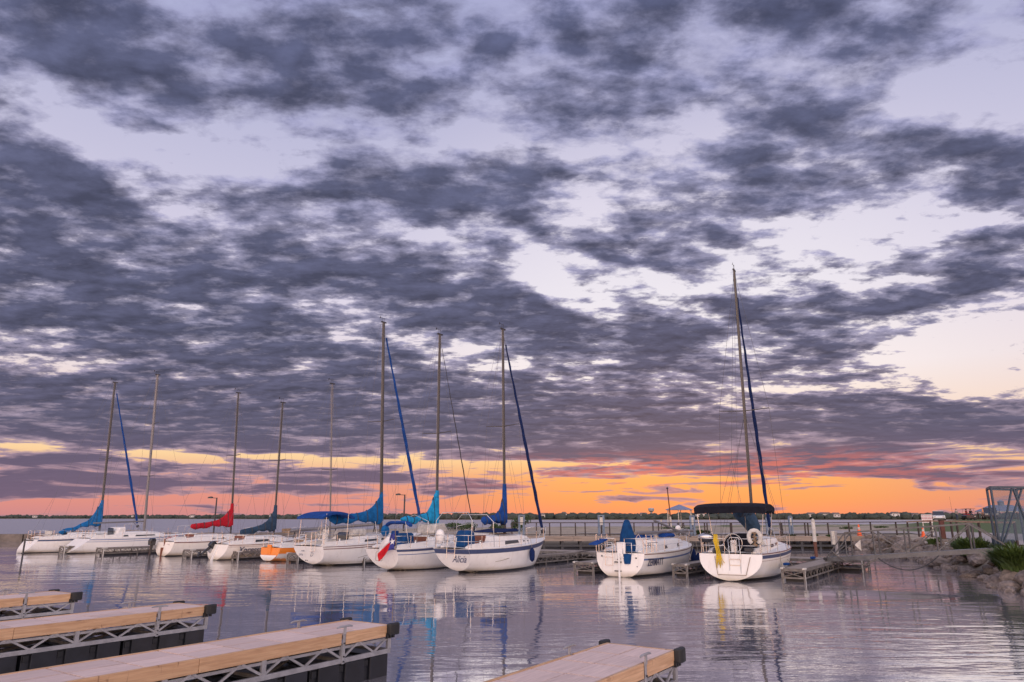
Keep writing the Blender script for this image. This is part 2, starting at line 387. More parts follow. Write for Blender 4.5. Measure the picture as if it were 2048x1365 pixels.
def cloth(name, c, rough=.85): return pmat(name, c, rough, var=.35, scale=3.5, bump=.55, bscale=7, spec=.2)
M['c_blue'] = cloth('bright_blue_canvas', (.012, .145, .38))
M['c_teal'] = cloth('sea_blue_canvas', (.008, .125, .34))
M['c_cover'] = cloth('deep_sea_blue_canvas', (.006, .058, .18))
M['c_turq'] = cloth('turquoise_canvas', (.015, .29, .56))
M['c_red'] = cloth('red_canvas', (.48, .015, .03))
M['c_slate'] = cloth('slate_canvas', (.035, .07, .12))
M['c_royal'] = cloth('royal_blue_canvas', (.012, .065, .27))
M['c_navy'] = cloth('navy_canvas', (.010, .010, .018))
M['c_deep'] = cloth('deep_blue_canvas', (.008, .022, .095))
M['sail'] = cloth('sailcloth', (.62, .60, .56))
M['rope'] = pmat('rope', (.42, .36, .28), .9, var=.4, scale=30)
M['rope_y'] = pmat('yellow_rope', (.75, .50, .02), .8, var=.3, scale=40, bump=.6, bscale=60)
M['black'] = pmat('engine_black', (.012, .013, .018), .25, var=.2, scale=6, coat=.5)
M['dark'] = pmat('dark_fitting', (.03, .03, .035), .5)
M['ink'] = pmat('name_lettering', (.05, .055, .10), .5)
M['galv'] = pmat('galvanised_truss', (.37, .36, .375), .48, .35, var=.28, scale=6, rnd=.12)
M['oldalu'] = pmat('weathered_truss', (.20, .175, .155), .6, .2, var=.45, scale=5, rnd=.2)
M['oldwhite'] = pmat('weathered_white_rub_rail', (.62, .58, .52), .6, var=.35, scale=4)
M['float'] = pmat('float_plastic', (.014, .015, .022), .42, var=.5, scale=3, bump=.25, bscale=9, rnd=.3)
M['float2'] = pmat('recess_plastic', (.005, .005, .007), .5)
M['concrete'] = pmat('concrete', (.36, .31, .27), .85, var=.35, scale=1.2, bump=.3, bscale=5)
M['fence'] = pmat('fence_paint', (.035, .022, .022), .5, var=.3)
M['postblue'] = pmat('blue_grey_post', (.16, .22, .31), .5, var=.25, scale=3)
M['bluesteel'] = pmat('blue_grey_steel', (.055, .085, .125), .5, .2, var=.35, scale=4)
M['gwalu'] = pmat('gangway_aluminium', (.135, .14, .15), .42, .45, var=.3, scale=3, rnd=.15)

def wood_mat(name, c1, c2, knots=True):
    m = bpy.data.materials.new(name); m.use_nodes = True; t = NT(m.node_tree)
    out = t.n('ShaderNodeOutputMaterial'); b = t.n('ShaderNodeBsdfPrincipled'); t.L.new(b.outputs[0], out.inputs[0])
    tc = t.n('ShaderNodeTexCoord'); oi = t.n('ShaderNodeObjectInfo')
    off = t.comb(t.m('MULTIPLY', oi.outputs['Random'], 91.0), t.m('MULTIPLY', oi.outputs['Random'], 13.0), t.m('MULTIPLY', oi.outputs['Random'], 7.0))
    v0 = t.v('ADD', tc.outputs['Object'], off)
    mp = t.n('ShaderNodeMapping', {'Vector': v0}); mp.inputs['Scale'].default_value = (.9, 12, 12)
    g = t.noise(mp, 2.2, 8, .6, .8).outputs['Fac']
    mp2 = t.n('ShaderNodeMapping', {'Vector': v0}); mp2.inputs['Scale'].default_value = (.5, 30, 34)
    g2 = t.noise(mp2, 3.0, 4, .6).outputs['Fac']
    c = t.mix(t.rng(g, .3, .7), (*c1, 1), (*c2, 1))
    k = t.m('MULTIPLY_ADD', g2, .55, .70); c = t.mix(1.0, c, t.comb(k, k, k), 'MULTIPLY')
    kk = t.m('MULTIPLY_ADD', oi.outputs['Random'], .22, .88); c = t.mix(1.0, c, t.comb(kk, kk, kk), 'MULTIPLY')
    if knots:
        mp3 = t.n('ShaderNodeMapping', {'Vector': v0}); mp3.inputs['Scale'].default_value = (1.6, 5.5, 5.5)
        vo = t.n('ShaderNodeTexVoronoi', {'Vector': mp3, 'Scale': 1.1})
        d = vo.outputs['Distance']
        c = t.mix(t.rng(d, .05, .14, .8, 0), c, (.09, .035, .015, 1))
        sw = t.m('SINE', t.m('MULTIPLY', d, 60.0))
        c = t.mix(t.m('MULTIPLY', t.rng(d, .1, .4, .35, 0), t.m('MAXIMUM', sw, 0.0)), c, (.22, .09, .035, 1))
        mp4 = t.n('ShaderNodeMapping', {'Vector': v0}); mp4.inputs['Scale'].default_value = (9, 1.6, 1.6); mp4.inputs['Rotation'].default_value = (0, .5, 0)
        ck = t.noise(mp4, 1.0, 3, .5, 1.2).outputs['Fac']
        c = t.mix(t.rng(ck, .69, .73, 0, .55), c, (.10, .04, .02, 1))
    t.L.new(c, b.inputs['Base Color']); b.inputs['Roughness'].default_value = .62
    bp = t.n('ShaderNodeBump', {'Height': g2, 'Strength': .25, 'Distance': .004}); t.L.new(bp.outputs[0], b.inputs['Normal'])
    return m
M['pine'] = wood_mat('pine_board', (.58, .37, .215), (.43, .25, .135))
M['panel'] = wood_mat('pinkish_deck_panel', (.70, .53, .47), (.57, .43, .385), knots=False)
M['greydeck'] = wood_mat('grey_weathered_planks', (.40, .33, .27), (.26, .21, .175), knots=False)

# ---------------------------------------------------------------- water
def water_mat():
    m = bpy.data.materials.new('lake_water'); m.use_nodes = True; t = NT(m.node_tree)
    out = t.n('ShaderNodeOutputMaterial'); b = t.n('ShaderNodeBsdfGlossy'); dif = t.n('ShaderNodeBsdfDiffuse')
    g = t.n('ShaderNodeNewGeometry'); pos = g.outputs['Position']; sp = t.n('ShaderNodeSeparateXYZ', {0: pos})
    # open lake begins beyond the pier and the spit
    lake = t.rng(sp.outputs[1], 70.0, 110.0)
    def lay(scx, scy, rot, scale, det, rough=.5):
        mp = t.n('ShaderNodeMapping', {'Vector': pos}); mp.inputs['Scale'].default_value = (scx, scy, 1); mp.inputs['Rotation'].default_value = (0, 0, R(rot))
        return t.noise(mp, scale, det, rough, .3).outputs['Fac']
    big = lay(.10, .22, 8, 1.0, 2)          # slow swell
    mid = lay(.55, 1.5, -6, 1.0, 3)         # ripples
    fine = lay(2.2, 6.5, 4, 1.0, 3, .55)    # small ripples
    patch = t.rng(lay(.045, .09, 15, 1.0, 3), .40, .62, .10, 1.0)   # calm and ruffled patches
    h = t.m('ADD', t.m('MULTIPLY', big, .045), t.m('MULTIPLY', t.m('ADD', t.m('MULTIPLY', mid, .036), t.m('MULTIPLY', fine, .0065)), patch))
    bp = t.n('ShaderNodeBump', {'Height': h, 'Strength': .85, 'Distance': 1.0})
    t.L.new(bp.outputs[0], b.inputs['Normal'])
    dif.inputs['Color'].default_value = (.26, .235, .255, 1); b.inputs['Color'].default_value = (.96, .96, .97, 1)   # silty lake water
    lw = t.n('ShaderNodeFresnel', {'IOR': 4.0})
    fac = t.m('SUBTRACT', t.m('MULTIPLY_ADD', lw.outputs[0], .42, .56), t.m('MULTIPLY', lake, .50))
    mxs = t.n('ShaderNodeMixShader', {0: fac, 1: dif.outputs[0], 2: b.outputs[0]}); t.L.new(mxs.outputs[0], out.inputs[0])
    rg = t.m('MULTIPLY_ADD', lake, .33, .012); t.L.new(rg, b.inputs['Roughness'])
    return m
M['water'] = water_mat()
mb = MB(); ys = [-60, 20, 60, 120, 400, 1500, 6000]
mb.add([(-6000, -60, 0), (6000, -60, 0), (6000, 6000, 0), (-6000, 6000, 0)], [(0, 1, 2, 3)])
mb.build('lake', M['water'], kind='structure')
mb = MB(); mb.add([(-6000, -60, -2.5), (6000, -60, -2.5), (6000, 6000, -2.5), (-6000, 6000, -2.5)], [(0, 1, 2, 3)])
mb.build('lake_bed', pmat('mud', (.05, .045, .035), .9), kind='structure')

# ---------------------------------------------------------------- land on the right and the sandy spit
SHORE = [(11, -20), (14.5, 10), (16.6, 22), (17.2, 26), (19.0, 30), (20.6, 34), (22.0, 38.5), (23.9, 43.5), (25.3, 48.5), (26.4, 54), (27.6, 60.8), (3, 62.0), (-4, 66), (-11, 72),
         (-17, 78), (-26, 84), (-24, 92), (-14, 104), (-2, 116), (10, 124), (26, 127), (45, 132), (70, 142), (110, 165), (180, 200), (300, 230), (300, -20)]
def inside(x, y, poly):
    c = False; j = len(poly) - 1
    for i in range(len(poly)):
        xi, yi = poly[i]; xj, yj = poly[j]
        if (yi > y) != (yj > y) and x < (xj - xi) * (y - yi) / (yj - yi) + xi: c = not c
        j = i
    return c
def pdist(x, y, poly):
    best = 1e9; j = len(poly) - 1
    for i in range(len(poly)):
        ax, ay = poly[j]; bx, by = poly[i]; dx, dy = bx - ax, by - ay
        t = max(0, min(1, ((x-ax)*dx + (y-ay)*dy) / (dx*dx + dy*dy + 1e-9)))
        best = min(best, math.hypot(x - ax - t*dx, y - ay - t*dy)); j = i
    return best
from mathutils import noise as mnoise
def sm(a, b, x):
    t = max(0.0, min(1.0, (x - a) / (b - a))); return t * t * (3 - 2 * t)
def land_h(x, y):
    d = pdist(x, y, SHORE)
    if not inside(x, y, SHORE): return -1.2 * sm(0, 1.5, d) - .02
    h = 1.02 * sm(0, 2.2, d)
    h += .22 * sm(20, 34, x) * sm(2, 6, d)
    # the grassed rise to the right, beyond the road
    h += .90 * sm(60, 95, y) * sm(.50, .62, x / max(y, 1)) * sm(0, 22, d)
    h += .12 * mnoise.noise((x * .12, y * .12, 3)) * sm(1, 8, d) * (1 - sm(24, 30, x) * sm(70, 60, y))
    h += .05 * mnoise.noise((x * .5, y * .5, 8)) * sm(.5, 2, d) * sm(66, 70, y)
    return h
def frange(a, b, s):
    o = []; x = a
    while x < b - 1e-6: o.append(x); x += s
    return o
gx = frange(-32, 12, 2.0) + frange(12, 46, .8) + frange(46, 100, 3) + frange(100, 301, 25)
gy = frange(-20, 16, 3) + frange(16, 72, .8) + frange(72, 140, 2.0) + frange(140, 241, 12)
vs = [(x, y, land_h(x, y)) for y in gy for x in gx]; nx = len(gx)
fs = []
for j in range(len(gy) - 1):
    for i in range(nx - 1):
        q = (j*nx+i, j*nx+i+1, (j+1)*nx+i+1, (j+1)*nx+i)
        if max(vs[k][2] for k in q) > -1.1: fs.append(q)
def ground_mat():
    m = bpy.data.materials.new('shore_ground'); m.use_nodes = True; t = NT(m.node_tree)
    out = t.n('ShaderNodeOutputMaterial'); b = t.n('ShaderNodeBsdfPrincipled'); t.L.new(b.outputs[0], out.inputs[0])
    g = t.n('ShaderNodeNewGeometry'); pos = g.outputs['Position']; sp = t.n('ShaderNodeSeparateXYZ', {0: pos})
    n1_ = t.noise(pos, .35, 6, .65).outputs['Fac']; n2_ = t.noise(pos, 3.0, 5, .6).outputs['Fac']
    sand = t.mix(t.rng(n1_, .35, .65), (.40, .33, .25, 1), (.27, .22, .165, 1))
    sand = t.mix(t.rng(n2_, .5, .7, 0, .5), sand, (.16, .14, .10, 1))
    grass = t.mix(t.rng(n2_, .3, .7), (.045, .085, .022, 1), (.085, .115, .035, 1))
    # turf on the right; tufts of it on the spit
    gy_ = t.m('ADD', sp.outputs[1], t.m('MULTIPLY', t.m('SUBTRACT', sp.outputs[0], 40.0), .55))
    right = t.m('MULTIPLY', t.rng(t.m('DIVIDE', sp.outputs[0], t.m('MAXIMUM', sp.outputs[1], 1.0)), .50, .56), t.rng(t.m('ADD', gy_, t.m('MULTIPLY', n1_, 4.0)), 56.0, 58.5))
    tuft = t.m('MULTIPLY', t.rng(t.m('ADD', n1_, t.rng(sp.outputs[0], 8, 30, 0, .10)), .56, .62), t.rng(sp.outputs[1], 96.0, 104.0))
    c = t.mix(t.m('MAXIMUM', right, t.m('MULTIPLY', tuft, .85)), sand, grass)
    wet_gaps = t.m('MULTIPLY', t.rng(t.m('ADD', sp.outputs[2], t.m('MULTIPLY', n2_, .3)), .2, 1.15, .92, 0), t.rng(sp.outputs[1], 64.0, 70.0, 1.0, .4))  # wet shore, carried up the bank to paint shaded gaps between rocks
    c = t.mix(wet_gaps, c, (.06, .05, .035, 1))
    t.L.new(c, b.inputs['Base Color']); b.inputs['Roughness'].default_value = .95
    bp = t.n('ShaderNodeBump', {'Height': n2_, 'Strength': .6, 'Distance': .1}); t.L.new(bp.outputs[0], b.inputs['Normal'])
    return m
mb = MB(); mb.add(vs, fs); mb.build('ground', ground_mat(), smooth=True, kind='structure')

# the shore road between fence and turf, with its pale kerb
road_l = [(27.5, 22), (25.3, 33), (26.2, 38), (28.0, 45), (29.4, 50), (31.4, 56), (32.6, 60.5), (30.0, 64), (22, 66), (6, 67)]
road_r = [(60, 26), (48, 36), (43, 42), (40, 47), (38.5, 52), (38.5, 57), (38.0, 63), (33.5, 69.0), (22, 70.5), (6, 70.5)]
mb = MB(); n = len(road_l)
def sub(pl, k=8):
    o = []
    for i in range(len(pl) - 1):
        for j in range(k): o.append(tuple(pl[i][c] + (pl[i+1][c] - pl[i][c]) * j / k for c in (0, 1)))
    return o + [pl[-1]]
rl, rr_ = sub(road_l), sub(road_r)
rv = []; W_ = 10
for a, b in zip(rl, rr_):
    for i in range(W_ + 1):
        x, y = a[0] + (b[0]-a[0]) * i / W_, a[1] + (b[1]-a[1]) * i / W_
        rv.append((x, y, land_h(x, y) + .05))
rf = [(j*(W_+1)+i, j*(W_+1)+i+1, (j+1)*(W_+1)+i+1, (j+1)*(W_+1)+i) for j in range(len(rl)-1) for i in range(W_)]
mb.add(rv, rf); mb.build('road', pmat('pale_road', (.37, .33, .31), .9, var=.2, scale=.8, bump=.2, bscale=6), smooth=True, kind='structure')
mb = MB()
kp = [(21.6, 31.5), (22.6, 34.0), (23.6, 37.5), (25.0, 41.5), (26.2, 45.0), (26.9, 48.5)]
ks = sub(kp, 4)
for a, b in zip(ks, ks[1:]):
    mb.bar((a[0], a[1], land_h(*a) + .09), (b[0], b[1], land_h(*b) + .09), .16, .14)
mb.build('kerb', pmat('pale_kerb', (.62, .58, .54), .8, var=.2), kind='structure')
mb = MB()
for a, b in zip(sub([(36.5, 27), (34.5, 35.5), (34.2, 42)], 6), sub([(36.5, 27), (34.5, 35.5), (34.2, 42)], 6)[1:]):
    za, zb = land_h(*a) + .056, land_h(*b) + .056
    mb.add([(a[0]-.07, a[1], za), (a[0]+.07, a[1], za), (b[0]+.07, b[1], zb), (b[0]-.07, b[1], zb)], [(0, 1, 2, 3)])
mb.build('road_line', pmat('white_road_paint', (.75, .74, .72), .7, var=.2), kind='structure')

# long breakwater on the left
t_ = MB()
pts = [(-150, 66), (-95, 74), (-52, 79), (-30, 85), (-22, 88)]
for a, b in zip(pts, pts[1:]):
    t_.bar((a[0], a[1], -.25), (b[0], b[1], -.30), 2.0, 2.1)
tag(t_.build('breakwater', pmat('old_breakwater', (.20, .165, .14), .9, var=.5, scale=.8, bump=.4, bscale=3)), 'long low concrete breakwater on the left behind the moored sailboats', 'breakwater')

# ---------------------------------------------------------------- far shore
leafc = pmat('far_woods', (.035, .048, .038), .9, var=.45, scale=.03, col2=(.060, .070, .058))
def far_pt(px, D): 
    u = (px - 1024) / F * math.cos(PITCH); return Vector((u * D, D))
def farD(px): return 1250 - 520 * sm(100, 1000, px)
mb = MB(); rnd = random.Random(3)
for i in range(2300):
    px = -350 + 2800 * rnd.random()
    D = farD(px) + rnd.uniform(0, 60); x, y = far_pt(px, D)
    r = rnd.uniform(2.0, 5.0); h = rnd.uniform(3.5, 7.2) * (1.0 + .18 * mnoise.noise((px * .012, 0, 0)))
    if px < 700: h *= .95
    mb.ball((x, y, h * .45), (r * 1.25, r, h * .55), 7, 5, jit=.16)
o = mb.build('far_woods', leafc, kind='stuff'); o['label'] = 'dark tree line along the far shore of the lake'; o['category'] = 'woods'
mb = MB(); k = 40
va = [far_pt(-400 + 2900 * i / k, farD(-400 + 2900 * i / k) - 4) for i in range(k + 1)]
vb = [far_pt(-400 + 2900 * i / k, farD(-400 + 2900 * i / k) + 500) for i in range(k + 1)]
mb.add([(p.x, p.y, -.3) for p in va] + [(p.x, p.y, .8) for p in va] + [(p.x, p.y, 1.5) for p in vb],
       [(i, i+1, i+k+2, i+k+1) for i in range(k)] + [(i+k+1, i+k+2, i+2*k+3, i+2*k+2) for i in range(k)])
mb.build('far_shore', pmat('far_bank', (.10, .085, .06), .95, var=.4, scale=.05), kind='structure')
# pale houses among the trees
hw = pmat('pale_house_wall', (.62, .60, .58), .8, rnd=.3); hr = pmat('far_roof', (.16, .14, .14), .8, rnd=.4)
for i, (px, wd, lab) in enumerate([(70, 12, 'leftmost far house, low and pale, under the blue sky gap'), (270, 16, 'pale far blocks behind the first blue furled sail'), (385, 12, 'far grey roofed house left of the lamp post'), (545, 12, 'far pale house behind the slate sail cover'),
        (600, 10, 'small far house between slate cover and bare mast'), (1085, 9, 'small far house right of the blue furled sail of the middle boat'), (1128, 10, 'far house halfway to the water tower'), (1287, 12, 'far house just left of the water tower'), (1400, 14, 'far house above the left end of the navy sunshade'),
        (1622, 16, 'wide far house behind the white pile'), (1650, 20, 'wide far house right of the white pile'), (1672, 12, 'far house over the lower end of the gangway'), (1790, 14, 'far house left of the warning sign'), (1830, 12, 'far house nearest the warning sign')]):
    D = farD(px) + 6; x, y = far_pt(px, D)
    h = thing('far_house', lab, 'house', (x, y, 2.6 + rnd.uniform(-.6, .8)), rnd.uniform(-.3, .3), 'houses on the far shore')
    wd *= .55; w2 = wd / 2; MB().box(-w2, w2, -3, 3, 0, 2.9).build('wall', hw, h)
    MB().prism([(-w2-.4, 2.9), (w2+.4, 2.9), (w2*.55, 4.6), (-w2*.55, 4.6)], 1, -3.4, 3.4).build('roof', hr, h)
    for q in (-.45, .45):
        MB().box(q*w2*1.2-.5, q*w2*1.2+.5, -3.06, -3.0, .9, 2.1).build('window', M['smoke'], h)
x, y = far_pt(1303, 900)
wt = thing('water_tower', 'grey water tower rising over the far tree line', 'water tower', (x, y, 0))
wm = pmat('tower_steel', (.33, .34, .36), .6)
MB().tube([(0, 0, 0), (0, 0, 4), (0, 0, 9.0)], [1.7, 1.1, 1.3], 12).build('stem', wm, wt, smooth=40)
MB().tube([(0, 0, 8.6), (0, 0, 10.2), (0, 0, 12.6), (0, 0, 13.6)], [1.5, 3.4, 3.7, 3.0], 20).build('tank', wm, wt, smooth=40)

# ---------------------------------------------------------------- the four new floating docks in front
W = 1.05; TOP = .77
M['seam'] = pmat('brown_joist', (.20, .11, .065), .8, var=.3)
def new_dock(tip, b, length, label, dz=0.0):
    d = thing('floating_dock', label, 'dock', AB(tip, b, dz), RZ, 'new floating docks in the foreground')
    # deck panels, two side by side, each a piece of its own
    hw = W/2 - .045; row = .69; n = int(length / row)
    pm = MB().box(-row + .026, -.003, .014, hw - .002, TOP - .05, TOP - .010).mesh('deck_panel', M['panel'])
    for i in range(n):
        for sy in (0, 1):
            o = bpy.data.objects.new('deck_panel', pm); C.objects.link(o); o.parent = d
            o.location = (-.05 - i*row, 0 if sy == 0 else -hw, random.uniform(-.002, .003))
            o.rotation_euler = (0, 0, random.uniform(-.0015, .0015))
    MB().box(-length, -.05, -hw, hw, TOP - .10, TOP - .044).build('deck_frame', M['seam'], d)
    # pine boards down both sides, with a slot for each cleat
    cuts = [(-.02, -1.03), (-1.12, -3.52), (-3.525, -7.1), (-7.105, -length)]
    for s_ in (-1, 1):
        for a, b2 in cuts:
            MB().box(b2, a, s_*W/2 - (.045 if s_ > 0 else 0), s_*W/2 + (0 if s_ > 0 else .045), TOP - .175, TOP + random.uniform(-.002, .002)).build('side_board', M['pine'], d, bevel=.006)
    MB().box(-.045, 0, -W/2 + .01, W/2 - .01, TOP - .17, TOP - .006).build('end_board', M['pine'], d, bevel=.006)
    # aluminium truss
    zr0, zr1 = .335, .405; ytr = W/2 - .03
    for s_ in (-1, 1):
        MB().bar((-.02, s_*ytr, (zr0+zr1)/2), (-length, s_*ytr, (zr0+zr1)/2), .05, zr1 - zr0).build('bottom_rail', M['galv'], d, bevel=.005)
        MB().bar((-.05, s_*(ytr-.02), TOP-.215), (-length, s_*(ytr-.02), TOP-.215), .05, .04).build('top_rail', M['galv'], d)
        xs = [-.05, -1.08] + [-1.08 - 1.44*k for k in range(1, int((length - 1.08) / 1.44) + 1)]
        pmesh = MB().box(-.036, .036, -.022, .022, zr1, TOP - .175).mesh('truss_post', M['galv'])
        for x in xs:
            o = bpy.data.objects.new('truss_post', pmesh); C.objects.link(o); o.parent = d; o.location = (x, s_*ytr, 0)
        up = MB().bar((0, 0, zr1 - .01), (.36, 0, TOP - .17), .026, .032).mesh('brace', M['galv'])
        dn = MB().bar((0, 0, TOP - .17), (.36, 0, zr1 - .01), .026, .032).mesh('brace', M['galv'])
        for x0, x1 in zip(xs[1:], xs[:-1]):
            k = max(1, round((x1 - x0) / .36))
            for j in range(k):
                o = bpy.data.objects.new('brace', up if j % 2 == 0 else dn); C.objects.link(o); o.parent = d
                o.location = (x0 + j*(x1-x0)/k, s_*ytr, 0); o.scale = ((x1-x0)/k/.36, 1, 1)
        # corner bumper: a rounded rubber pad
        bm_ = MB(); out = [(0.02, 0.0), (.10, .0), (.125, .035), (.105, .08), (.06, .10), (-.04, .105), (-.12, .09), (-.14, .0)]
        poly = [(x - .0, s_*(W/2 - .01 + y)) for x, y in out]
        bm_.prism(poly, 2, TOP - .155, TOP + .028)
        bm_.build('corner_bumper', M['rubber'], d, bevel=.055)
        bb = MB()
        for x in (-.13, -.06, .01): bb.box(x-.022, x+.022, min(s_*(W/2), s_*(W/2+.03)), max(s_*(W/2), s_*(W/2+.03)), TOP - .20, TOP - .12)
        bb.build('bumper_foot', M['rubber'], d)
        # cleat on its stem
        y = s_*(W/2 + .005)
        c_ = MB().box(-1.10, -1.045, min(y, y - s_*.012), max(y, y - s_*.012), zr0 - .01, TOP + .015).build('cleat_stem', M['galv'], d, bevel=.003)
        MB().box(-1.096, -1.05, min(y, y + s_*.01) - .004, max(y, y + s_*.01) + .004, TOP - .02, TOP + .085).build('cleat_neck', M['galv'], c_)
        MB().tube([(-1.235, y, TOP+.085), (-1.17, y, TOP+.096), (-.98, y, TOP+.096), (-.915, y, TOP+.085)], [.011, .017, .017, .011], 8).build('cleat', M['galv'], c_, smooth=40)
        bo = MB()
        for z in (.36, .38 + .05, .62): bo.tube([(-1.072, y, z), (-1.072, y + s_*.018, z)], .012, 6)
        bo.build('bolt', M['dark'], c_)
    for x in xs:
        MB().bar((x, -ytr, .37), (x, ytr, .37), .05, .05).build('cross_bar', M['galv'], d)
    for x0, x1 in zip(xs[1:], xs[:-1]):
        MB().bar((x0, -ytr, .385), (x1, ytr, .385), .035, .035).build('diagonal_bar', M['oldalu'], d)
    MB().bar((-.03, -ytr, .37), (-.03, ytr, .37), .045, .07).build('end_rail', M['galv'], d)
    # plastic floats with recessed channels
    m1 = 1.62; k = int((length - .05) / (m1 + .05))
    f_ = MB(); f_.box(-m1, 0, -W/2 + .06, W/2 - .06, -.25, .325, 0)
    for j in range(3):
        x1 = -.03 - j*.53; x0 = x1 - .40
        for s_ in (-1, 1):
            ya, yb = s_*(W/2 - .062), s_*(W/2 - .012)
            f_.box(x0, x1, min(ya, yb), max(ya, yb), -.25, .33, 0)
        f_.box(x0 + .05, x1 - .05, -W/2 + .12, W/2 - .12, .325, .352, 0)
    for s_ in (-1, 1):
        for j in range(3):
            xx = -.03 - j*.53 - .465
            f_.box(xx-.05, xx+.05, min(s_*(W/2-.063), s_*(W/2-.035)), max(s_*(W/2-.063), s_*(W/2-.035)), .20, .30, 1)
    fm = f_.mesh('float', [M['float'], M['float2']])
    for j in range(k):
        o = bpy.data.objects.new('float', fm); C.objects.link(o); o.parent = d; o.location = (-.04 - j*(m1+.05), 0, 0)
        bv = o.modifiers.new('bevel', 'BEVEL'); bv.width = .012; bv.segments = 2
    return d
new_dock(9.80, -4.38, 9.5, 'new floating dock with pine edge boards nearest the camera on the right of the others')
new_dock(9.38, -9.17, 13.0, 'long new floating dock with pine edge boards running out to the middle of the foreground')
new_dock(9.25, -14.0, 15.0, 'new pine edged floating dock second from the left, its black floats in full view')
new_dock(8.98, -18.8, 16.0, 'farthest new floating dock with pine edge, shortest in view at the left margin')

# ---------------------------------------------------------------- weathered finger docks between the boats
def old_dock(name, label, loc, length, w_, top=.50, rz=RZ, cap=True, group='weathered finger docks between the boats', step=1.2, brace=.3):
    d = thing(name, label, 'dock', loc, rz, group)
    h = w_/2
    MB().box(-.02, length, -h + .05, h - .05, top - .06, top).build('deck', M['greydeck'], d)
    for s_ in (-1, 1):
        MB().bar((0, s_*h, top - .05), (length, s_*h, top - .05), .06, .12).build('side_rail', M['oldalu'], d)
        MB().bar((0, s_*h, .14), (length, s_*h, .14), .05, .06).build('bottom_rail', M['oldalu'], d)
        n = int(length / step)
        for i in range(n + 1):
            MB().box(i*step - .03, i*step + .03, s_*h - .03, s_*h + .03, -.6 if i % 2 == 0 else .14, top - .1).build('post', M['oldalu'], d)
        b_ = 0
        pm = MB().bar((0, 0, .17), (brace, 0, top - .11), .02, .025).mesh('brace', M['oldalu']); pd = MB().bar((0, 0, top - .11), (brace, 0, .17), .02, .025).mesh('brace', M['oldalu'])
        k = int(length / brace)
        for i in range(k):
            o = bpy.data.objects.new('brace', pm if i % 2 == 0 else pd); C.objects.link(o); o.parent = d; o.location = (i*brace, s_*h, 0)
        MB().tube([(.05, s_*h, -.7), (.05, s_*h, top + (.04 if cap else 0))], .045, 8).build('corner_post', M['oldwhite'], d, smooth=50)
        if cap: MB().box(-.06, .30, s_*h - .06, s_*h + .06, top - .04, top + .03).build('corner_bumper', M['oldwhite'], d, bevel=.02)
    MB().bar((0, -h, top - .05), (0, h, top - .05), .05, .11).build('end_rail', M['oldalu'], d)
    MB().bar((0, -h, .14), (0, h, .14), .05, .06).build('end_rail', M['oldalu'], d)
    MB().bar((0, -h, .16), (0, h, top - .1), .02, .03).build('end_brace', M['oldalu'], d)
    MB().bar((0, h, .16), (0, -h, top - .1), .02, .03).build('end_brace', M['oldalu'], d)
    for i in range(int(length / 2.0)):
        MB().box(.2 + i*2.0, 1.9 + i*2.0, -h + .08, h - .08, -.3, .12).build('float', M['float2'], d)
    return d
def finger(px, py, w_, ln, lab, **k):
    p = P(px, py, 0) - BX * w_/2
    return old_dock('finger_dock', lab, (p.x, p.y, 0), ln, w_, **k)
finger(1610, 1165, .85, 8.6, 'weathered finger dock with cross braced end beside the right hand boat with the navy sunshade')
finger(1374, 1154, .62, 9.0, 'weathered finger dock between the two right hand sailboats')
finger(1186, 1149, .95, 9.8, 'weathered finger dock with white capped post left of the boat with the blue wheel cover')
finger(991, 1140, .45, 10.5, 'narrow weathered finger dock along the boat with the wide blue stripe')
finger(852, 1134, .85, 9, 'weathered finger dock end between the flag boat and the blue striped boat')
finger(727, 1130, .70, 9, 'weathered finger dock end left of the flag boat')
finger(594, 1126, .85, 9, 'weathered finger dock end between the orange boat and the long blue sail cover boat')
finger(474, 1121, .50, 9, 'weathered finger dock between the lettered hull and the orange boat')
finger(381, 1117, .85, 8, 'weathered finger dock along the hull of the red covered boat')
finger(204, 1112, .8, 8, 'weathered finger dock with pale rub rail along the second boat from the left')
finger(126, 1108, .6, 8, 'weathered finger dock end between the two leftmost boats')
p = AB(39.6, -5.7)
old_dock('main_dock', 'long low weathered dock running behind the boats from the foot of the gangway', (p.x, p.y, 0), 62, 1.9, rz=RZ + R(90), group=None, step=2.0, brace=.5, cap=False)
# mooring piles
def pile(px, py, z0, z1, r, mats, label, cut=None, grp='mooring piles'):
    p = P(px, py, z0); d = thing('mooring_pile', label, 'pile', p, 0, grp)
    if cut:
        MB().tube([(0, 0, -1.2 - z0), (0, 0, cut)], r, 10).build('lower_pile', mats[0], d, smooth=50)
        MB().tube([(0, 0, cut - .02), (0, 0, z1 - z0 - .1), (0, 0, z1 - z0)], [r*1.12, r*1.12, r*.3], 10).build('sleeve', mats[1], d, smooth=50)
    else:
        MB().tube([(0, 0, -1.2 - z0), (0, 0, z1 - z0)], r, 10).build('shaft', mats[0], d, smooth=50)
        MB().tube([(0, 0, z1 - z0), (0, 0, z1 - z0 + .05)], [r*1.2, r*1.1], 10).build('cap', mats[1], d, smooth=50)
    return d
rust = pmat('rusty_pile', (.14, .055, .035), .8, var=.4)
pile(1633, 1116, 0, 2.42, .105, (rust, M['oldwhite']), 'tall mooring pile, brown below and white above, left of the gangway foot', cut=1.0)
d = pile(1678, 1141, 0, 1.78, .085, (M['galv'], M['galv']), 'grey steel pile with a white box at its top, beside the right hand finger dock')
MB().box(-.22, -.06, -.10, .06, 1.20, 1.84).build('box', M['oldwhite'], d, bevel=.01)
d = pile(44, 1119, 0, 1.15, .05, (M['dark'], M['dark']), 'thin dark post standing in the water at the stern of the leftmost boat')
MB().box(0, .5, -.04, .04, 1.08, 1.16).build('arm', M['dark'], d)

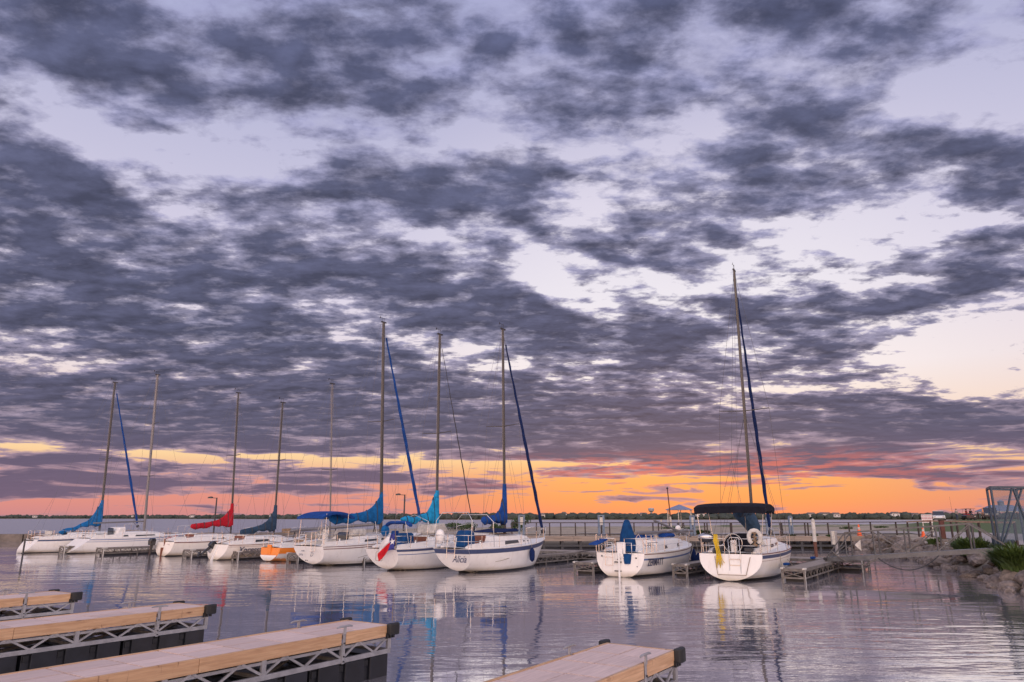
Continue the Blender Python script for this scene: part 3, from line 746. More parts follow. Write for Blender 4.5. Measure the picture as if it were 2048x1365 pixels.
# ---------------------------------------------------------------- walkway with its railings
wk = thing('pier_walkway', 'raised concrete walkway on dark piles behind the boats', 'pier', (0, 60.0, 0))
for i, x in enumerate(frange(-10, 27.5, 3.0)):
    MB().box(x, x + 2.985, 0, 1.9, .90, 1.0).build('deck_slab', M['concrete'], wk)
    MB().box(x, x + 2.985, -.08, 0, .62, 1.02).build('fascia', pmat('fascia_timber', (.30, .235, .19), .8, var=.4, scale=1.5, stretch=(.4, 1, 6)) if i == 0 else bpy.data.materials['fascia_timber'], wk)
for x in frange(-9.4, 27.5, 1.5):
    for y in (.15, 1.7):
        MB().box(x - .1, x + .1, y - .1, y + .1, -1.2, .9).build('pile', M['dark'], wk)
MB().box(-10, 28, .02, .14, .18, .34).build('waler', M['dark'], wk)

FP = [(0.0, 60.15, 1.0)] + [(x, 60.15, 1.0) for x in frange(2, 25, 2.0)] + [(26.1, 60.6, 1.0), (28.1, 61.2, 1.02), (30.0, 61.4, 1.05), (31.1, 59.4, 1.06), (30.2, 56.0, 1.1), (29.1, 52.6, 1.15), (28.3, 49.6, 1.2), (27.9, 47.6, 1.2), (27.3, 45.6, 1.2), (26.7, 44.0, 1.2), (26.0, 42.0, 1.2), (25.3, 40.4, 1.2), (24.75, 38.9, 1.2), (24.1, 36.7, 1.2), (23.7, 34.6, 1.2)]
def railing(pts, label, woodfrom=None, h=1.06):
    f = thing('railing', label, 'railing', (pts[0][0], pts[0][1], 0)); o0 = Vector((pts[0][0], pts[0][1], 0))
    pts = [Vector(p) - o0 for p in pts]
    post = MB().box(-.045, .045, -.045, .045, 0, h).mesh('post', M['fence'])
    for p in pts:
        o = bpy.data.objects.new('post', post); C.objects.link(o); o.parent = f; o.location = p; o.rotation_euler = (random.uniform(-.015, .015), random.uniform(-.015, .015), 0)
    for i, (a, b) in enumerate(zip(pts, pts[1:])):
        wood = woodfrom is not None and i >= woodfrom
        u = Vector((0, 0, h))
        MB().bar(a + u, b + u, .12 if wood else .07, .09 if wood else .06).build('top_rail', M['oldwood2'] if wood else M['fence'], f)
        if not wood: MB().bar(a + u*.09, b + u*.09, .03, .03).build('low_rail', M['fence'], f)
    return f
M['oldwood2'] = pmat('tan_hand_rail', (.50, .33, .21), .75, var=.3, scale=3)
railing(FP, 'dark railing with tan hand rail running from the gate along the shore road and walkway', woodfrom=17)
railing([(x, 61.7, 1.0) for x in frange(1.0, 25, 2.17)], 'dark railing along the far side of the raised walkway')

# ---------------------------------------------------------------- service posts, lamps, poles
def pedestal(px, z0, z1, label, w_=.30):
    D = 60.9; X_ = (px - 1024) / F * math.cos(PITCH) * D
    d = thing('service_post', label, 'service post', (X_, D, z0), 0, 'blue grey service posts on the walkway')
    for s_ in (-1, 1): MB().box(s_*w_*.62 - .09, s_*w_*.62 + .09, -.09, .09, 0, z1 - z0).build('side_post', M['postblue'], d)
    MB().box(-w_*.4, w_*.4, -.11, .11, (z1 - z0) * .55, (z1-z0) - .1).build('panel', M['oldwhite'], d)
    MB().box(-w_*.9, w_*.9, -.14, .14, z1 - z0, z1 - z0 + .07).build('cap', M['postblue'], d, bevel=.01)
    return d
pedestal(1043, 1.0, 2.62, 'blue grey service post left of the middle boat bow')
pedestal(1202, 1.0, 2.60, 'blue grey service post behind the boat with the blue wheel cover')
pedestal(1384, 1.0, 2.58, 'blue grey service post just right of the pale roofed gazebo', .2)
pedestal(1580, 1.0, 2.55, 'blue grey service post left of the white topped pile', .12)
pedestal(1536, 1.0, 2.45, 'blue grey service post behind the furled navy jib', .22)
def lamp(px, D, z1, label, dx=-.6):
    X_ = (px - 1024) / F * math.cos(PITCH) * D
    d = thing('lamp_post', label, 'lamp post', (X_, D, .3), 0, 'lamp posts behind the boats')
    MB().tube([(0, 0, -.6), (0, 0, z1 - .3)], [.11, .08], 8).build('pole', M['dark'], d, smooth=50)
    MB().bar((0, 0, z1 - .36), (dx, 0, z1 - .32), .07, .07).build('arm', M['dark'], d)
    hd = MB().prism([(dx-.45, z1-.36), (dx-.40, z1-.22), (dx-.05, z1-.16), (dx+.10, z1-.22), (dx+.10, z1-.36)], 1, -.16, .16).build('lamp_head', M['dark'], d, bevel=.02)
    MB().box(dx - .38, dx, -.11, .11, z1 - .39, z1 - .362).build('lens', M['oldwhite'], hd)
lamp(430, 86, 4.75, 'dark lamp post standing over the red sail cover')
lamp(808, 84, 5.05, 'dark lamp post just right of the tall mast with the long blue sail cover')
X_ = (1342 - 1024) / F * math.cos(PITCH) * 66
d = thing('navigation_pole', 'tall thin leaning pole with pointed top before the pale roofed gazebo', 'pole', (X_, 66, .95))
MB().tube([(0, 0, 0), (-.05, 0, 1.6)], .07, 8).build('lower_pole', M['oldwhite'], d, smooth=50)
MB().tube([(-.05, 0, 1.6), (-.20, 0, 4.05)], .05, 8).build('pole', rust, d, smooth=50)
MB().tube([(-.20, 0, 4.02), (-.20, 0, 4.10), (-.20, 0, 4.25)], [.05, .11, .01], 8).build('tip', M['dark'], d)
X_ = (1322 - 1024) / F * math.cos(PITCH) * 90
d = thing('bollard_lamp', 'short post lamp standing on the spit left of the gazebo', 'lamp post', (X_, 90, 1.0))
MB().tube([(0, 0, 0), (0, 0, .95)], .05, 8).build('post', M['dark'], d); MB().tube([(0, 0, .95), (0, 0, 1.2)], [.09, .12], 8).build('lamp_head', M['oldwhite'], d)

# gazebo with picnic tables
gz_roof = pmat('blue_grey_metal_roof', (.22, .26, .38), .45, .2, var=.15)
Dg = 100; X_ = (1359.5 - 1024) / F * math.cos(PITCH) * Dg
g = thing('gazebo', 'open gazebo with pale blue hipped roof on thin legs on the spit', 'gazebo', (X_, Dg, 1.0), R(12))
r = 2.05
for k in range(6):
    a0, a1 = R(60*k), R(60*k + 60)
    p0, p1 = (r*math.cos(a0), r*math.sin(a0), 2.52), (r*math.cos(a1), r*math.sin(a1), 2.52)
    MB().add([p0, p1, (0, 0, 3.22), (p0[0], p0[1], 2.45), (p1[0], p1[1], 2.45)], [(0, 1, 2), (3, 4, 1, 0), (3, 4, 2)]).build('roof_panel', gz_roof, g)
    MB().tube([(p0[0]*.86, p0[1]*.86, 0), (p0[0]*.86, p0[1]*.86, 2.5)], .055, 8).build('leg', M['oldwhite'], g)
for i, (dx, dy) in enumerate(((-1.0, -.3), (1.1, .2))):
    t = thing('picnic_table', ('left' if i == 0 else 'right') + ' one of the dark picnic tables under the pale roofed gazebo', 'table', (X_ + dx, Dg + dy, 1.02), 0, 'picnic tables under the gazebo')
    MB().box(-.8, .8, -.36, .36, .70, .76).build('tabletop', M['dark'], t)
    for s_ in (-1, 1):
        MB().box(-.8, .8, s_*.68 - .12, s_*.68 + .12, .42, .46).build('bench', M['dark'], t)
        MB().bar((s_*.55, -.65, 0), (s_*.55, .2, .72), .05, .05).build('leg', M['dark'], t); MB().bar((s_*.55, .65, 0), (s_*.55, -.2, .72), .05, .05).build('leg', M['dark'], t)

# pavilion on the rise at the right
Dp = 112; X_ = (2006 - 1024) / F * math.cos(PITCH) * Dp
pv = thing('pavilion', 'park pavilion with wide hipped roof and small cupola at the right margin', 'pavilion', (X_, Dp, 2.1)); pv.scale = (.74, .74, .95)
def hip(mb, wx, wy, z0, z1, rx, th=.12):
    mb.add([(-wx, -wy, z0), (wx, -wy, z0), (wx, wy, z0), (-wx, wy, z0), (-rx, 0, z1), (rx, 0, z1)], [(0, 1, 5, 4), (2, 3, 4, 5), (1, 2, 5), (3, 0, 4), (0, 3, 2, 1)])
m_ = MB(); hip(m_, 3.75, 3.2, 1.35, 2.35, 2.3); m_.build('roof', gz_roof, pv)
MB().box(-3.7, 3.7, -3.15, 3.15, 1.22, 1.345).build('eave', M['oldwhite'], pv)
cu = MB().box(-.42, .42, -.42, .42, 2.2, 2.85).build('cupola', M['postblue'], pv)
m_ = MB(); hip(m_, .55, .55, 2.86, 3.15, .02); m_.build('cupola_roof', gz_roof, cu)
for x in (-3.3, -1.1, 1.1, 3.3):
    for y in (-2.8, 2.8): MB().box(x-.09, x+.09, y-.09, y+.09, -.4, 1.22).build('post', M['fence'], pv)
MB().tube([(-2.9, -3.6, -.4), (-2.9, -3.6, 2.7)], .035, 6).build('flagpole', M['dark'], pv)

# warning sign
Dn = 55; X_ = (1853.5 - 1024) / F * math.cos(PITCH) * Dn
sg = thing('warning_sign', 'white sign board with red lettering behind the railing', 'sign', (X_, Dn, 1.38), R(-22))
MB().box(-.36, .36, -.015, .015, .72, 1.32).build('board', pmat('sign_board', (.70, .66, .66), .5), sg)
for s_ in (-1, 1): MB().box(s_*.3-.03, s_*.3+.03, .016, .06, -.5, 1.3).build('post', M['oldwhite'], sg)
def text(body, size, loc, rot, mat, parent, name='lettering', shear=0, ext=.004, sx=1.0, font=None):
    cu = bpy.data.curves.new(name, 'FONT'); cu.body = body; cu.size = size; cu.extrude = ext; cu.offset = .006 if size > .3 else .0; cu.shear = shear; cu.align_x = 'CENTER'; cu.align_y = 'CENTER'; cu.resolution_u = 3
    tmp = bpy.data.objects.new('tmp', cu); C.objects.link(tmp)
    dg = bpy.context.evaluated_depsgraph_get(); me = bpy.data.meshes.new_from_object(tmp.evaluated_get(dg)); bpy.data.objects.remove(tmp)
    me.materials.clear(); me.materials.append(mat)
    o = bpy.data.objects.new(name, me); C.objects.link(o); o.parent = parent; o.location = loc; o.rotation_euler = rot; o.scale = (sx, 1, 1)
    return o
redink = pmat('red_ink', (.45, .03, .05), .6)
text('NO TRESPASSING', .085, (0, -.022, 1.22), (R(90), 0, 0), redink, sg)
text('WARNING', .15, (0, -.022, 1.05), (R(90), 0, 0), redink, sg)
text('NO SWIMMING', .085, (0, -.022, .90), (R(90), 0, 0), redink, sg)
text('PRIVATE DOCK', .075, (0, -.022, .79), (R(90), 0, 0), redink, sg)

# traffic cones and the orange fence post
def cone(X_, Y_, s, label, up=True):
    z = land_h(X_, Y_) + .05
    c = thing('traffic_cone', label, 'traffic cone', (X_, Y_, z), 0, 'orange traffic cones on the shore road')
    MB().box(-.2*s, .2*s, -.2*s, .2*s, 0, .05*s).build('base', M['conecol'], c, bevel=.01)
    MB().tube([(0, 0, .05*s), (0, 0, .45*s)], [.15*s, .085*s], 12).build('cone', M['conecol'], c, smooth=40)
    MB().tube([(0, 0, .45*s), (0, 0, .6*s)], [.087*s, .067*s], 12).build('reflective_band', M['oldwhite'], c, smooth=40)
    MB().tube([(0, 0, .6*s), (0, 0, .8*s)], [.065*s, .035*s], 12).build('cone_tip', M['conecol'], c, smooth=40)
M['conecol'] = pmat('cone_orange', (.85, .13, .03), .5)
cone(29.57, 52.9, .9, 'orange cone with white band standing on the shore road below the sign')
cone(29.1, 61.6, 1.25, 'orange barrier cone at the road bend, farther left than the banded one')
d = thing('orange_post', 'dull orange square post standing inside the railing', 'post', (26.95, 46.0, 1.15))
MB().box(-.12, .12, -.1, .1, 0, 1.15).build('shaft', pmat('dull_orange', (.13, .045, .035), .7, var=.3), d); MB().box(-.14, .14, -.12, .12, 1.15, 1.2).build('cap', M['fence'], d)
bl = pmat('tyre', (.02, .02, .02), .8)

# vehicles on the rise
def car(px, D, label, kind, body, z):
    X_ = (px - 1024) / F * math.cos(PITCH) * D
    c = thing('parked_' + kind, label, kind, (X_, D, z), R(-118))
    L_ = 2.3; bm_ = MB()
    prof = [(-L_, .35), (-L_, .85), (-L_+.15, .98), (-1.15, 1.02), (1.5, .98), (L_-.1, .88), (L_, .6), (L_, .35)]
    bm_.prism(prof, 1, -.88, .88); bm_.build('body', body, c, bevel=.06)
    cab = [(-1.5, 1.0), (-1.15, 1.55), (.35, 1.6), (1.15, 1.0)] if kind == 'car' else [(-.6, 1.0), (-.5, 1.62), (.55, 1.65), (1.15, 1.0)]
    MB().prism(cab, 1, -.80, .80).build('cabin', M['smoke'], c, bevel=.05)
    MB().prism([(cab[1][0]-.04, cab[1][1]-.02), (cab[2][0]+.02, cab[2][1]-.02), (cab[2][0], cab[2][1]+.04), (cab[1][0], cab[1][1]+.04)], 1, -.76, .76).build('roof', body, c, bevel=.02)
    for x in (-1.45, 1.45):
        for y in (-.82, .82):
            w2 = MB().tube([(x, y-.11, .34), (x, y+.11, .34)], .34, 16).build('wheel', bl, c, smooth=40)
            MB().tube([(x, y-.12, .34), (x, y+.12, .34)], .18, 10).build('rim', M['steel'], w2, smooth=40)
    for y in (-.62, .62):
        MB().box(L_-.02, L_+.02, y-.16, y+.16, .66, .80).build('headlight', M['oldwhite'], c)
        MB().box(-L_-.02, -L_+.02, y-.14, y+.14, .7, .88).build('tail_light', redink, c)
    MB().box(L_-.05, L_+.06, -.8, .8, .38, .52).build('bumper', M['dark'], c)
    return c
whitecar = pmat('white_car_paint', (.70, .70, .70), .3, coat=.5); darkcar = pmat('dark_car_paint', (.03, .035, .045), .3, coat=.5)
car(1877, 122, 'white roofed pickup parked on the grass just right of the warning sign', 'pickup', whitecar, land_h((1877-1024)/F*math.cos(PITCH)*122, 122))
car(1981, 104, 'dark grey car parked on the grass in front of the pavilion', 'car', darkcar, land_h((1981-1024)/F*math.cos(PITCH)*104, 104))

# utility cart with a canopy and riders
Dc = 100; X_ = (1938 - 1024) / F * math.cos(PITCH) * Dc
ct = thing('utility_cart', 'black utility cart with a thin canopy carrying two riders on the grass', 'cart', (X_, Dc, land_h(X_, Dc) + .0), R(8))
zc = .32
MB().prism([(-.95, zc), (-1.0, zc+.45), (-.7, zc+.62), (.85, zc+.66), (1.05, zc+.5), (1.0, zc)], 1, -.6, .6).build('body', M['black'], ct, bevel=.05)
MB().box(.55, .85, -.62, -.60, zc+.32, zc+.42).build('badge', M['oldwhite'], ct)
ct.scale = (.78, .78, .78)
for x in (-.62, .68):
    for y in (-.55, .55): MB().tube([(x, y-.1, .25), (x, y+.1, .25)], .26, 14).build('wheel', bl, ct, smooth=40)
MB().box(-.6, -.1, -.5, .5, zc+.6, zc+.72).build('seat', M['c_red'], ct, bevel=.02); MB().box(.1, .55, -.5, .5, zc+.6, zc+.72).build('seat', M['dark'], ct, bevel=.02)
for x in (-.75, .75):
    for y in (-.5, .5): MB().tube([(x, y, zc+.55), (x*.85, y, zc+1.62)], .018, 6).build('canopy_post', M['dark'], ct)
MB().prism([(-.95, 1.90), (-.95, 1.95), (.1, 2.03), (1.0, 2.05), (1.0, 2.01), (.1, 1.98)], 1, -.6, .6).build('canopy', M['dark'], ct, bevel=.01)

# people: one skinned body each
skin = pmat('skin', (.48, .28, .20), .6); hairm = pmat('brown_hair', (.07, .04, .025), .7); hairb = pmat('fair_hair', (.35, .24, .12), .7)
def person(label, loc, rz, shirt, trousers, hair, seated=False):
    o0 = thing('person', label, 'person', loc, rz, 'people on the grass rise'); o0.scale = (.86, .86, .86)
    hipz = .0 if seated else .92
    J = {'pel': (0, 0, hipz), 'chest': (0.02, 0, hipz+.38), 'neck': (.02, 0, hipz+.53), 'head': (.04, 0, hipz+.66), 'top': (.04, 0, hipz+.76)}
    E_ = [('pel', 'chest'), ('chest', 'neck'), ('neck', 'head'), ('head', 'top')]
    rad = {'pel': .135, 'chest': .15, 'neck': .055, 'head': .098, 'top': .07}
    for s_, n_ in ((1, 'l'), (-1, 'r')):
        J['sh'+n_] = (.0, s_*.19, hipz+.47); J['el'+n_] = (.06, s_*.25, hipz+.20); J['ha'+n_] = (.26 if seated else .06, s_*.2, hipz+(.12 if seated else -.05))
        J['hp'+n_] = (0, s_*.09, hipz-.04)
        if seated: J['kn'+n_] = (.42, s_*.11, hipz+.02); J['an'+n_] = (.46, s_*.11, hipz-.40); J['ft'+n_] = (.62, s_*.11, hipz-.44)
        else: J['kn'+n_] = (.02, s_*.10, hipz-.46); J['an'+n_] = (-.02, s_*.10, hipz-.86); J['ft'+n_] = (.14, s_*.11, hipz-.90)
        for a, b in (('chest', 'sh'+n_), ('sh'+n_, 'el'+n_), ('el'+n_, 'ha'+n_), ('pel', 'hp'+n_), ('hp'+n_, 'kn'+n_), ('kn'+n_, 'an'+n_), ('an'+n_, 'ft'+n_)): E_.append((a, b))
        rad.update({'sh'+n_: .06, 'el'+n_: .042, 'ha'+n_: .036, 'hp'+n_: .09, 'kn'+n_: .06, 'an'+n_: .042, 'ft'+n_: .04})
    names = list(J); me = bpy.data.meshes.new('body'); me.from_pydata([J[n_] for n_ in names], [(names.index(a), names.index(b)) for a, b in E_], [])
    tmp = bpy.data.objects.new('tmp', me); C.objects.link(tmp)
    tmp.modifiers.new('s', 'SKIN'); sv = me.skin_vertices[0].data
    for i, n_ in enumerate(names): sv[i].radius = (rad[n_], rad[n_]); sv[i].use_root = (i == 0)
    tmp.modifiers.new('u', 'SUBSURF').levels = 1
    dg = bpy.context.evaluated_depsgraph_get(); bme = bpy.data.meshes.new_from_object(tmp.evaluated_get(dg)); bpy.data.objects.remove(tmp)
    bme.materials.clear()
    for m2 in (shirt, trousers, skin): bme.materials.append(m2)
    for p_ in bme.polygons:
        c = p_.center; p_.material_index = 2 if c.z > hipz + .53 or (math.hypot(c.x-J['hal'][0], abs(c.y)-.2) < .09 and abs(c.z - J['hal'][2]) < .12) else (1 if c.z < hipz + .03 else 0); p_.use_smooth = True
    b = bpy.data.objects.new('body', bme); C.objects.link(b); b.parent = o0
    MB().ball((.015, 0, hipz+.715), (.105, .10, .10), 10, 7).build('hair', hair, o0, smooth=True)
    return o0
zc2 = ct.location.z + (zc + .74) * .78
red = cloth('maroon_shirt', (.25, .02, .02)); navy = cloth('dark_shirt', (.03, .035, .06)); jeans = cloth('jeans', (.06, .08, .14)); pale = cloth('pale_shirt', (.45, .40, .36))
person('rider in a maroon top seated in the black cart', (X_ - .30, Dc, zc2), R(-60), red, jeans, hairm, True)
person('fair haired rider in a dark top seated in the black cart', (X_ + .33, Dc, zc2), R(-100), navy, jeans, hairb, True)
xq = (1914 - 1024) / F * math.cos(PITCH) * 98
person('person in a pale shirt standing left of the black cart', (xq, 98, land_h(xq, 98) + .02), R(20), pale, jeans, hairm)
d = thing('fishing_rod', 'long thin upright fishing rod rising beside the standing person', 'fishing rod', (xq - .45, 98.1, land_h(xq - .45, 98.1)))
MB().tube([(0, 0, 0), (0, 0, .5)], .03, 6).build('handle', M['dark'], d); MB().tube([(0, 0, .5), (-.12, 0, 3.1)], [.02, .008], 5).build('blank', M['dark'], d)

# ---------------------------------------------------------------- gangway
ga = P(1658, 1117, .62); gb = P(2038, 1096, 1.28)
gdir = (gb - ga); GL = gdir.length; gd = gdir.normalized(); gs = Vector((gd.y, -gd.x, 0)).normalized()   # towards the camera side
gw = thing('gangway', 'aluminium gangway with trussed handrails bridging the water from shore to dock', 'gangway', (0, 0, 0))
def G(t, s_, u): return ga + gdir * t + gs * s_ + Vector((0, 0, u))
hw = .55
nplk = 60
MB().bar(G(0, 0, .0), G(1, 0, .0), hw*2 - .1, .05).build('walk_deck', M['gwalu'], gw)
pl = MB().bar(-gs*(hw-.02), gs*(hw-.02), GL/nplk*.8, .03).mesh('tread', M['gwalu'])
for i in range(nplk):
    o = bpy.data.objects.new('tread', pl); C.objects.link(o); o.parent = gw; o.location = G((i+.5)/nplk, 0, .04)
for s_ in (-hw, hw):
    MB().bar(G(-.005, s_, -.04), G(1.0, s_, -.04), .07, .18).build('side_beam', M['gwalu'], gw)
    ts = [.125, .285, .455, .62, .785]
    MB().bar(G(ts[0], s_, 1.10), G(ts[-1], s_, 1.10), .06, .07).build('handrail', M['gwalu'], gw)
    MB().bar(G(0.005, s_, .04), G(ts[0], s_, 1.10), .05, .05).build('end_strut', M['gwalu'], gw)
    MB().bar(G(ts[-1], s_, 1.10), G(.965, s_, .04), .05, .05).build('end_strut', M['gwalu'], gw)
    for t in ts: MB().bar(G(t, s_, -.12), G(t, s_, 1.06), .05, .05).build('upright', M['gwalu'], gw)
    for a, b in (((ts[1], 1.05), (ts[2], .08)), ((ts[2], .08), (ts[3], 1.05)), ((ts[3], .08), (ts[4], 1.05)), ((0.02, .06), (ts[0], .55))):
        MB().bar(G(a[0], s_, a[1]), G(b[0], s_, b[1]), .042, .042).build('diagonal', M['gwalu'], gw)
tri = MB(); q = G(.20, hw + .05, .52)
tri.add([q + Vector((-.18, 0, 0)), q + Vector((.10, 0, .22)), q + Vector((.10, 0, -.26)), q + Vector((-.18, .02, 0)), q + Vector((.10, .02, .22)), q + Vector((.10, .02, -.26))], [(0, 1, 2), (5, 4, 3), (0, 3, 4, 1), (1, 4, 5, 2), (2, 5, 3, 0)])
tri.build('pennant', M['oldwhite'], gw)
MB().tube([ga - gs*.75, ga + gs*.75], .07, 8).build('roller', M['dark'], gw)
def sagline(p, q, sag, n=10): return [p.lerp(q, i/n) - Vector((0, 0, sag*4*(i/n)*(1-i/n))) for i in range(n+1)]
for i, (a, b, sg_, lab) in enumerate([(G(.04, .6, .35), G(.30, .6, -.08), .45, 'sagging pale hose slung under the lower end of the gangway'), (G(.30, .6, -.1), G(.62, .6, -.12), .55, 'dark cable hanging in a loop under the middle of the gangway')]):
    tag(MB().tube(sagline(a, b, sg_), .03 if i == 0 else .02, 6).build('hose' if i == 0 else 'cable', M['oldalu'] if i == 0 else M['dark'], smooth=True), lab, 'hose' if i == 0 else 'cable')
# gate at the head of the gangway
def perf():
    m = bpy.data.materials.new('perforated_screen'); m.use_nodes = True; t = NT(m.node_tree)
    out = t.n('ShaderNodeOutputMaterial'); b = t.n('ShaderNodeBsdfPrincipled'); b.inputs['Base Color'].default_value = (.08, .13, .19, 1); b.inputs['Roughness'].default_value = .5
    tr = t.n('ShaderNodeBsdfTransparent'); mx = t.n('ShaderNodeMixShader', {0: .30, 1: tr.outputs[0], 2: b.outputs[0]}); t.L.new(mx.outputs[0], out.inputs[0])
    return m
scr = perf()
gp = P(1992, 1095, 1.2); gq = P(2001, 1099, 1.2)
gt = thing('security_gate', 'tall blue grey steel gate frame with mesh screen and braces at the gangway head', 'gate', (0, 0, 0))
H3 = Vector((0, 0, 2.55)); e1 = gp; e2 = gq; e3 = gq + Vector((1.75, .35, 0)); e4 = gp + Vector((2.1, 1.1, 0))
for p_ in (e1, e2, e3, e4): MB().bar(p_ - Vector((0, 0, .5)), p_ + H3, .075, .075).build('post', M['bluesteel'], gt)
for a, b in ((e1, e2), (e2, e3), (e1, e4), (e3, e4)):
    MB().bar(a + H3, b + H3, .08, .09).build('top_beam', M['bluesteel'], gt)
MB().bar(e2 + Vector((0, 0, .05)), e3.lerp(e2, .40) + H3, .06, .06).build('brace', M['bluesteel'], gt)
MB().bar(e2 + Vector((.05, 0, .02)), e3.lerp(e2, .10) + H3, .06, .06).build('brace', M['bluesteel'], gt)
MB().bar(e3 - Vector((0,0,.02)), e2.lerp(e3, .62) + H3, .07, .07).build('brace', M['bluesteel'], gt)
for a, b in ((e2, e3),):
    n_ = (b - a).normalized().cross(Vector((0, 0, 1))) * .006
    A1, B1 = a.lerp(b, .05) + Vector((0, 0, .35)), a.lerp(b, .95) + Vector((0, 0, .35)); A2, B2 = a.lerp(b, .05) + H3*.97, a.lerp(b, .95) + H3*.97
    MB().add([A1-n_, B1-n_, B2-n_, A2-n_, A1+n_, B1+n_, B2+n_, A2+n_], [(0,1,2,3), (7,6,5,4), (0,4,5,1), (1,5,6,2), (2,6,7,3), (3,7,4,0)]).build('mesh_screen', scr, gt)
pb = P(2009, 1092, 1.2)
d = thing('footing_box', 'pair of dark blue boxes at the foot of the gate', 'box', pb)
MB().box(-.25, .1, 0, .5, -.1, .42).build('tall_box', M['bluesteel'], d, bevel=.02); MB().box(.12, .6, .1, .5, -.1, .28).build('low_box', M['bluesteel'], d, bevel=.02)

# ---------------------------------------------------------------- bank: boulders and plants
def rockmat():
    return pmat('rock', (.23, .185, .16), .9, var=.5, scale=3.5, bump=1.0, bscale=7, col2=(.10, .08, .068), rnd=.7)
rm = rockmat(); rmesh = []
grd = bpy.data.objects['ground']
for k in range(10):
    mb = MB(); rs = random.Random(40 + k); bm = bmesh.new(); bmesh.ops.create_icosphere(bm, subdivisions=2, radius=1)
    sc_ = (rs.uniform(.8, 1.2), rs.uniform(.6, 1), rs.uniform(.45, .75))
    off = Vector((k*9.1, 0, 0))
    for v_ in bm.verts:
        d_ = 1 + .38 * mnoise.noise(v_.co * 1.3 + off) + .16 * mnoise.noise(v_.co * 3.1 + off)
        v_.co = Vector((v_.co.x*sc_[0]*d_, v_.co.y*sc_[1]*d_, max(v_.co.z, -.7)*sc_[2]*d_))
    me = bpy.data.meshes.new('rock'); bm.to_mesh(me); bm.free(); me.materials.append(rm); rmesh.append(me)
rs = random.Random(11); sh = [(16.0, 20), (16.6, 22), (17.2, 26), (19.0, 30), (20.6, 34), (22.0, 38.5), (23.9, 43.5), (25.3, 48.5), (26.4, 54), (27.6, 60.8)]
seg = [math.dist(a, b) for a, b in zip(sh, sh[1:])]; tot = sum(seg)
cnt = 0
while cnt < 290:
    t = rs.random() * tot; i = 0
    while t > seg[i]: t -= seg[i]; i += 1
    a, b = sh[i], sh[i+1]; f_ = t / seg[i]; x, y = a[0]+(b[0]-a[0])*f_, a[1]+(b[1]-a[1])*f_
    nx_, ny_ = (b[1]-a[1]) / seg[i], -(b[0]-a[0]) / seg[i]
    o_ = rs.uniform(-.15, 1.9); x += nx_*o_; y += ny_*o_
    s_ = rs.uniform(.15, .42) * (1.8 if rs.random() < .22 else 1) * (.8 if o_ > 1.2 else 1)
    o = bpy.data.objects.new('rock', rs.choice(rmesh)); C.objects.link(o); o.parent = grd
    o.location = (x, y, max(land_h(x, y), -.12) + s_*.12 + .0); o.scale = (s_*rs.uniform(.9, 1.3), s_, s_*rs.uniform(.8, 1.15)); o.rotation_euler = (rs.uniform(-.3, .3), rs.uniform(-.3, .3), rs.uniform(0, 6.3))
    cnt += 1
leafg = pmat('fern_green', (.095, .15, .03), .6, var=.45, scale=6, col2=(.05, .09, .018), rnd=.3)
leafd = pmat('shrub_green', (.06, .10, .03), .7, col2=(.025, .05, .015), scale=4)
def fern(loc, r_, h_, n_, label, seed, mat=leafg, cat='bush', nm='fern_bush'):
    rs = random.Random(seed); d = thing(nm, label, cat, loc, 0, 'plants on the rocky bank' if nm == 'fern_bush' else None); mb = MB()
    for i in range(n_):
        a = rs.uniform(0, 6.283); q = math.sqrt(rs.random()); bx_, by_ = math.cos(a)*r_*.55*q, math.sin(a)*r_*.55*q
        a2 = a + rs.uniform(-.9, .9); ln = rs.uniform(.35, .65)*h_*1.2; lean = rs.uniform(.25, 1.0)
        w_ = rs.uniform(.010, .020) * (1 + h_)
        pts = []; hx, hz = 0, 0
        z0 = rs.uniform(0, .45)*h_*(1 - q*.6)
        for k in range(5):
            t = k/4; pts.append(Vector((bx_ + math.cos(a2)*ln*lean*t**1.3, by_ + math.sin(a2)*ln*lean*t**1.3, z0 + ln*(t - .42*lean*t*t))))
        sd_ = Vector((-math.sin(a2), math.cos(a2), 0)); vs = []
        for k, p_ in enumerate(pts):
            ww = w_*(1.0, 1.5, 1.3, .9, .1)[k]; vs += [p_ - sd_*ww, p_ + sd_*ww]
        mb.add(vs, [(2*k, 2*k+1, 2*k+3, 2*k+2) for k in range(4)])
    mb.build('foliage', mat, d); MB().tube([(0, 0, -.3), (0, 0, h_*.4)], [.04, .02], 6).build('stem', M['wood_old'], d)
    return d
fern((22.3, 35.8, .70), 1.1, 1.0, 900, 'bright green fern bush growing on the rocks under the gangway', 1)
fern((23.3, 38.0, .85), .9, .8, 600, 'green leafy bush behind the handrail, between the fern and the boulders', 2)
fern((25.6, 44.5, .9), .8, .5, 300, 'small green tuft on the boulders left of the fern bush', 3)
fern((18.55, 27.2, .55), 1.1, 1.15, 1500, 'large bright fern bush at the right margin below the gate', 4)
fern((20.6, 30.9, .9), .8, .7, 500, 'dull green bush at the foot of the gate', 5, leafd)
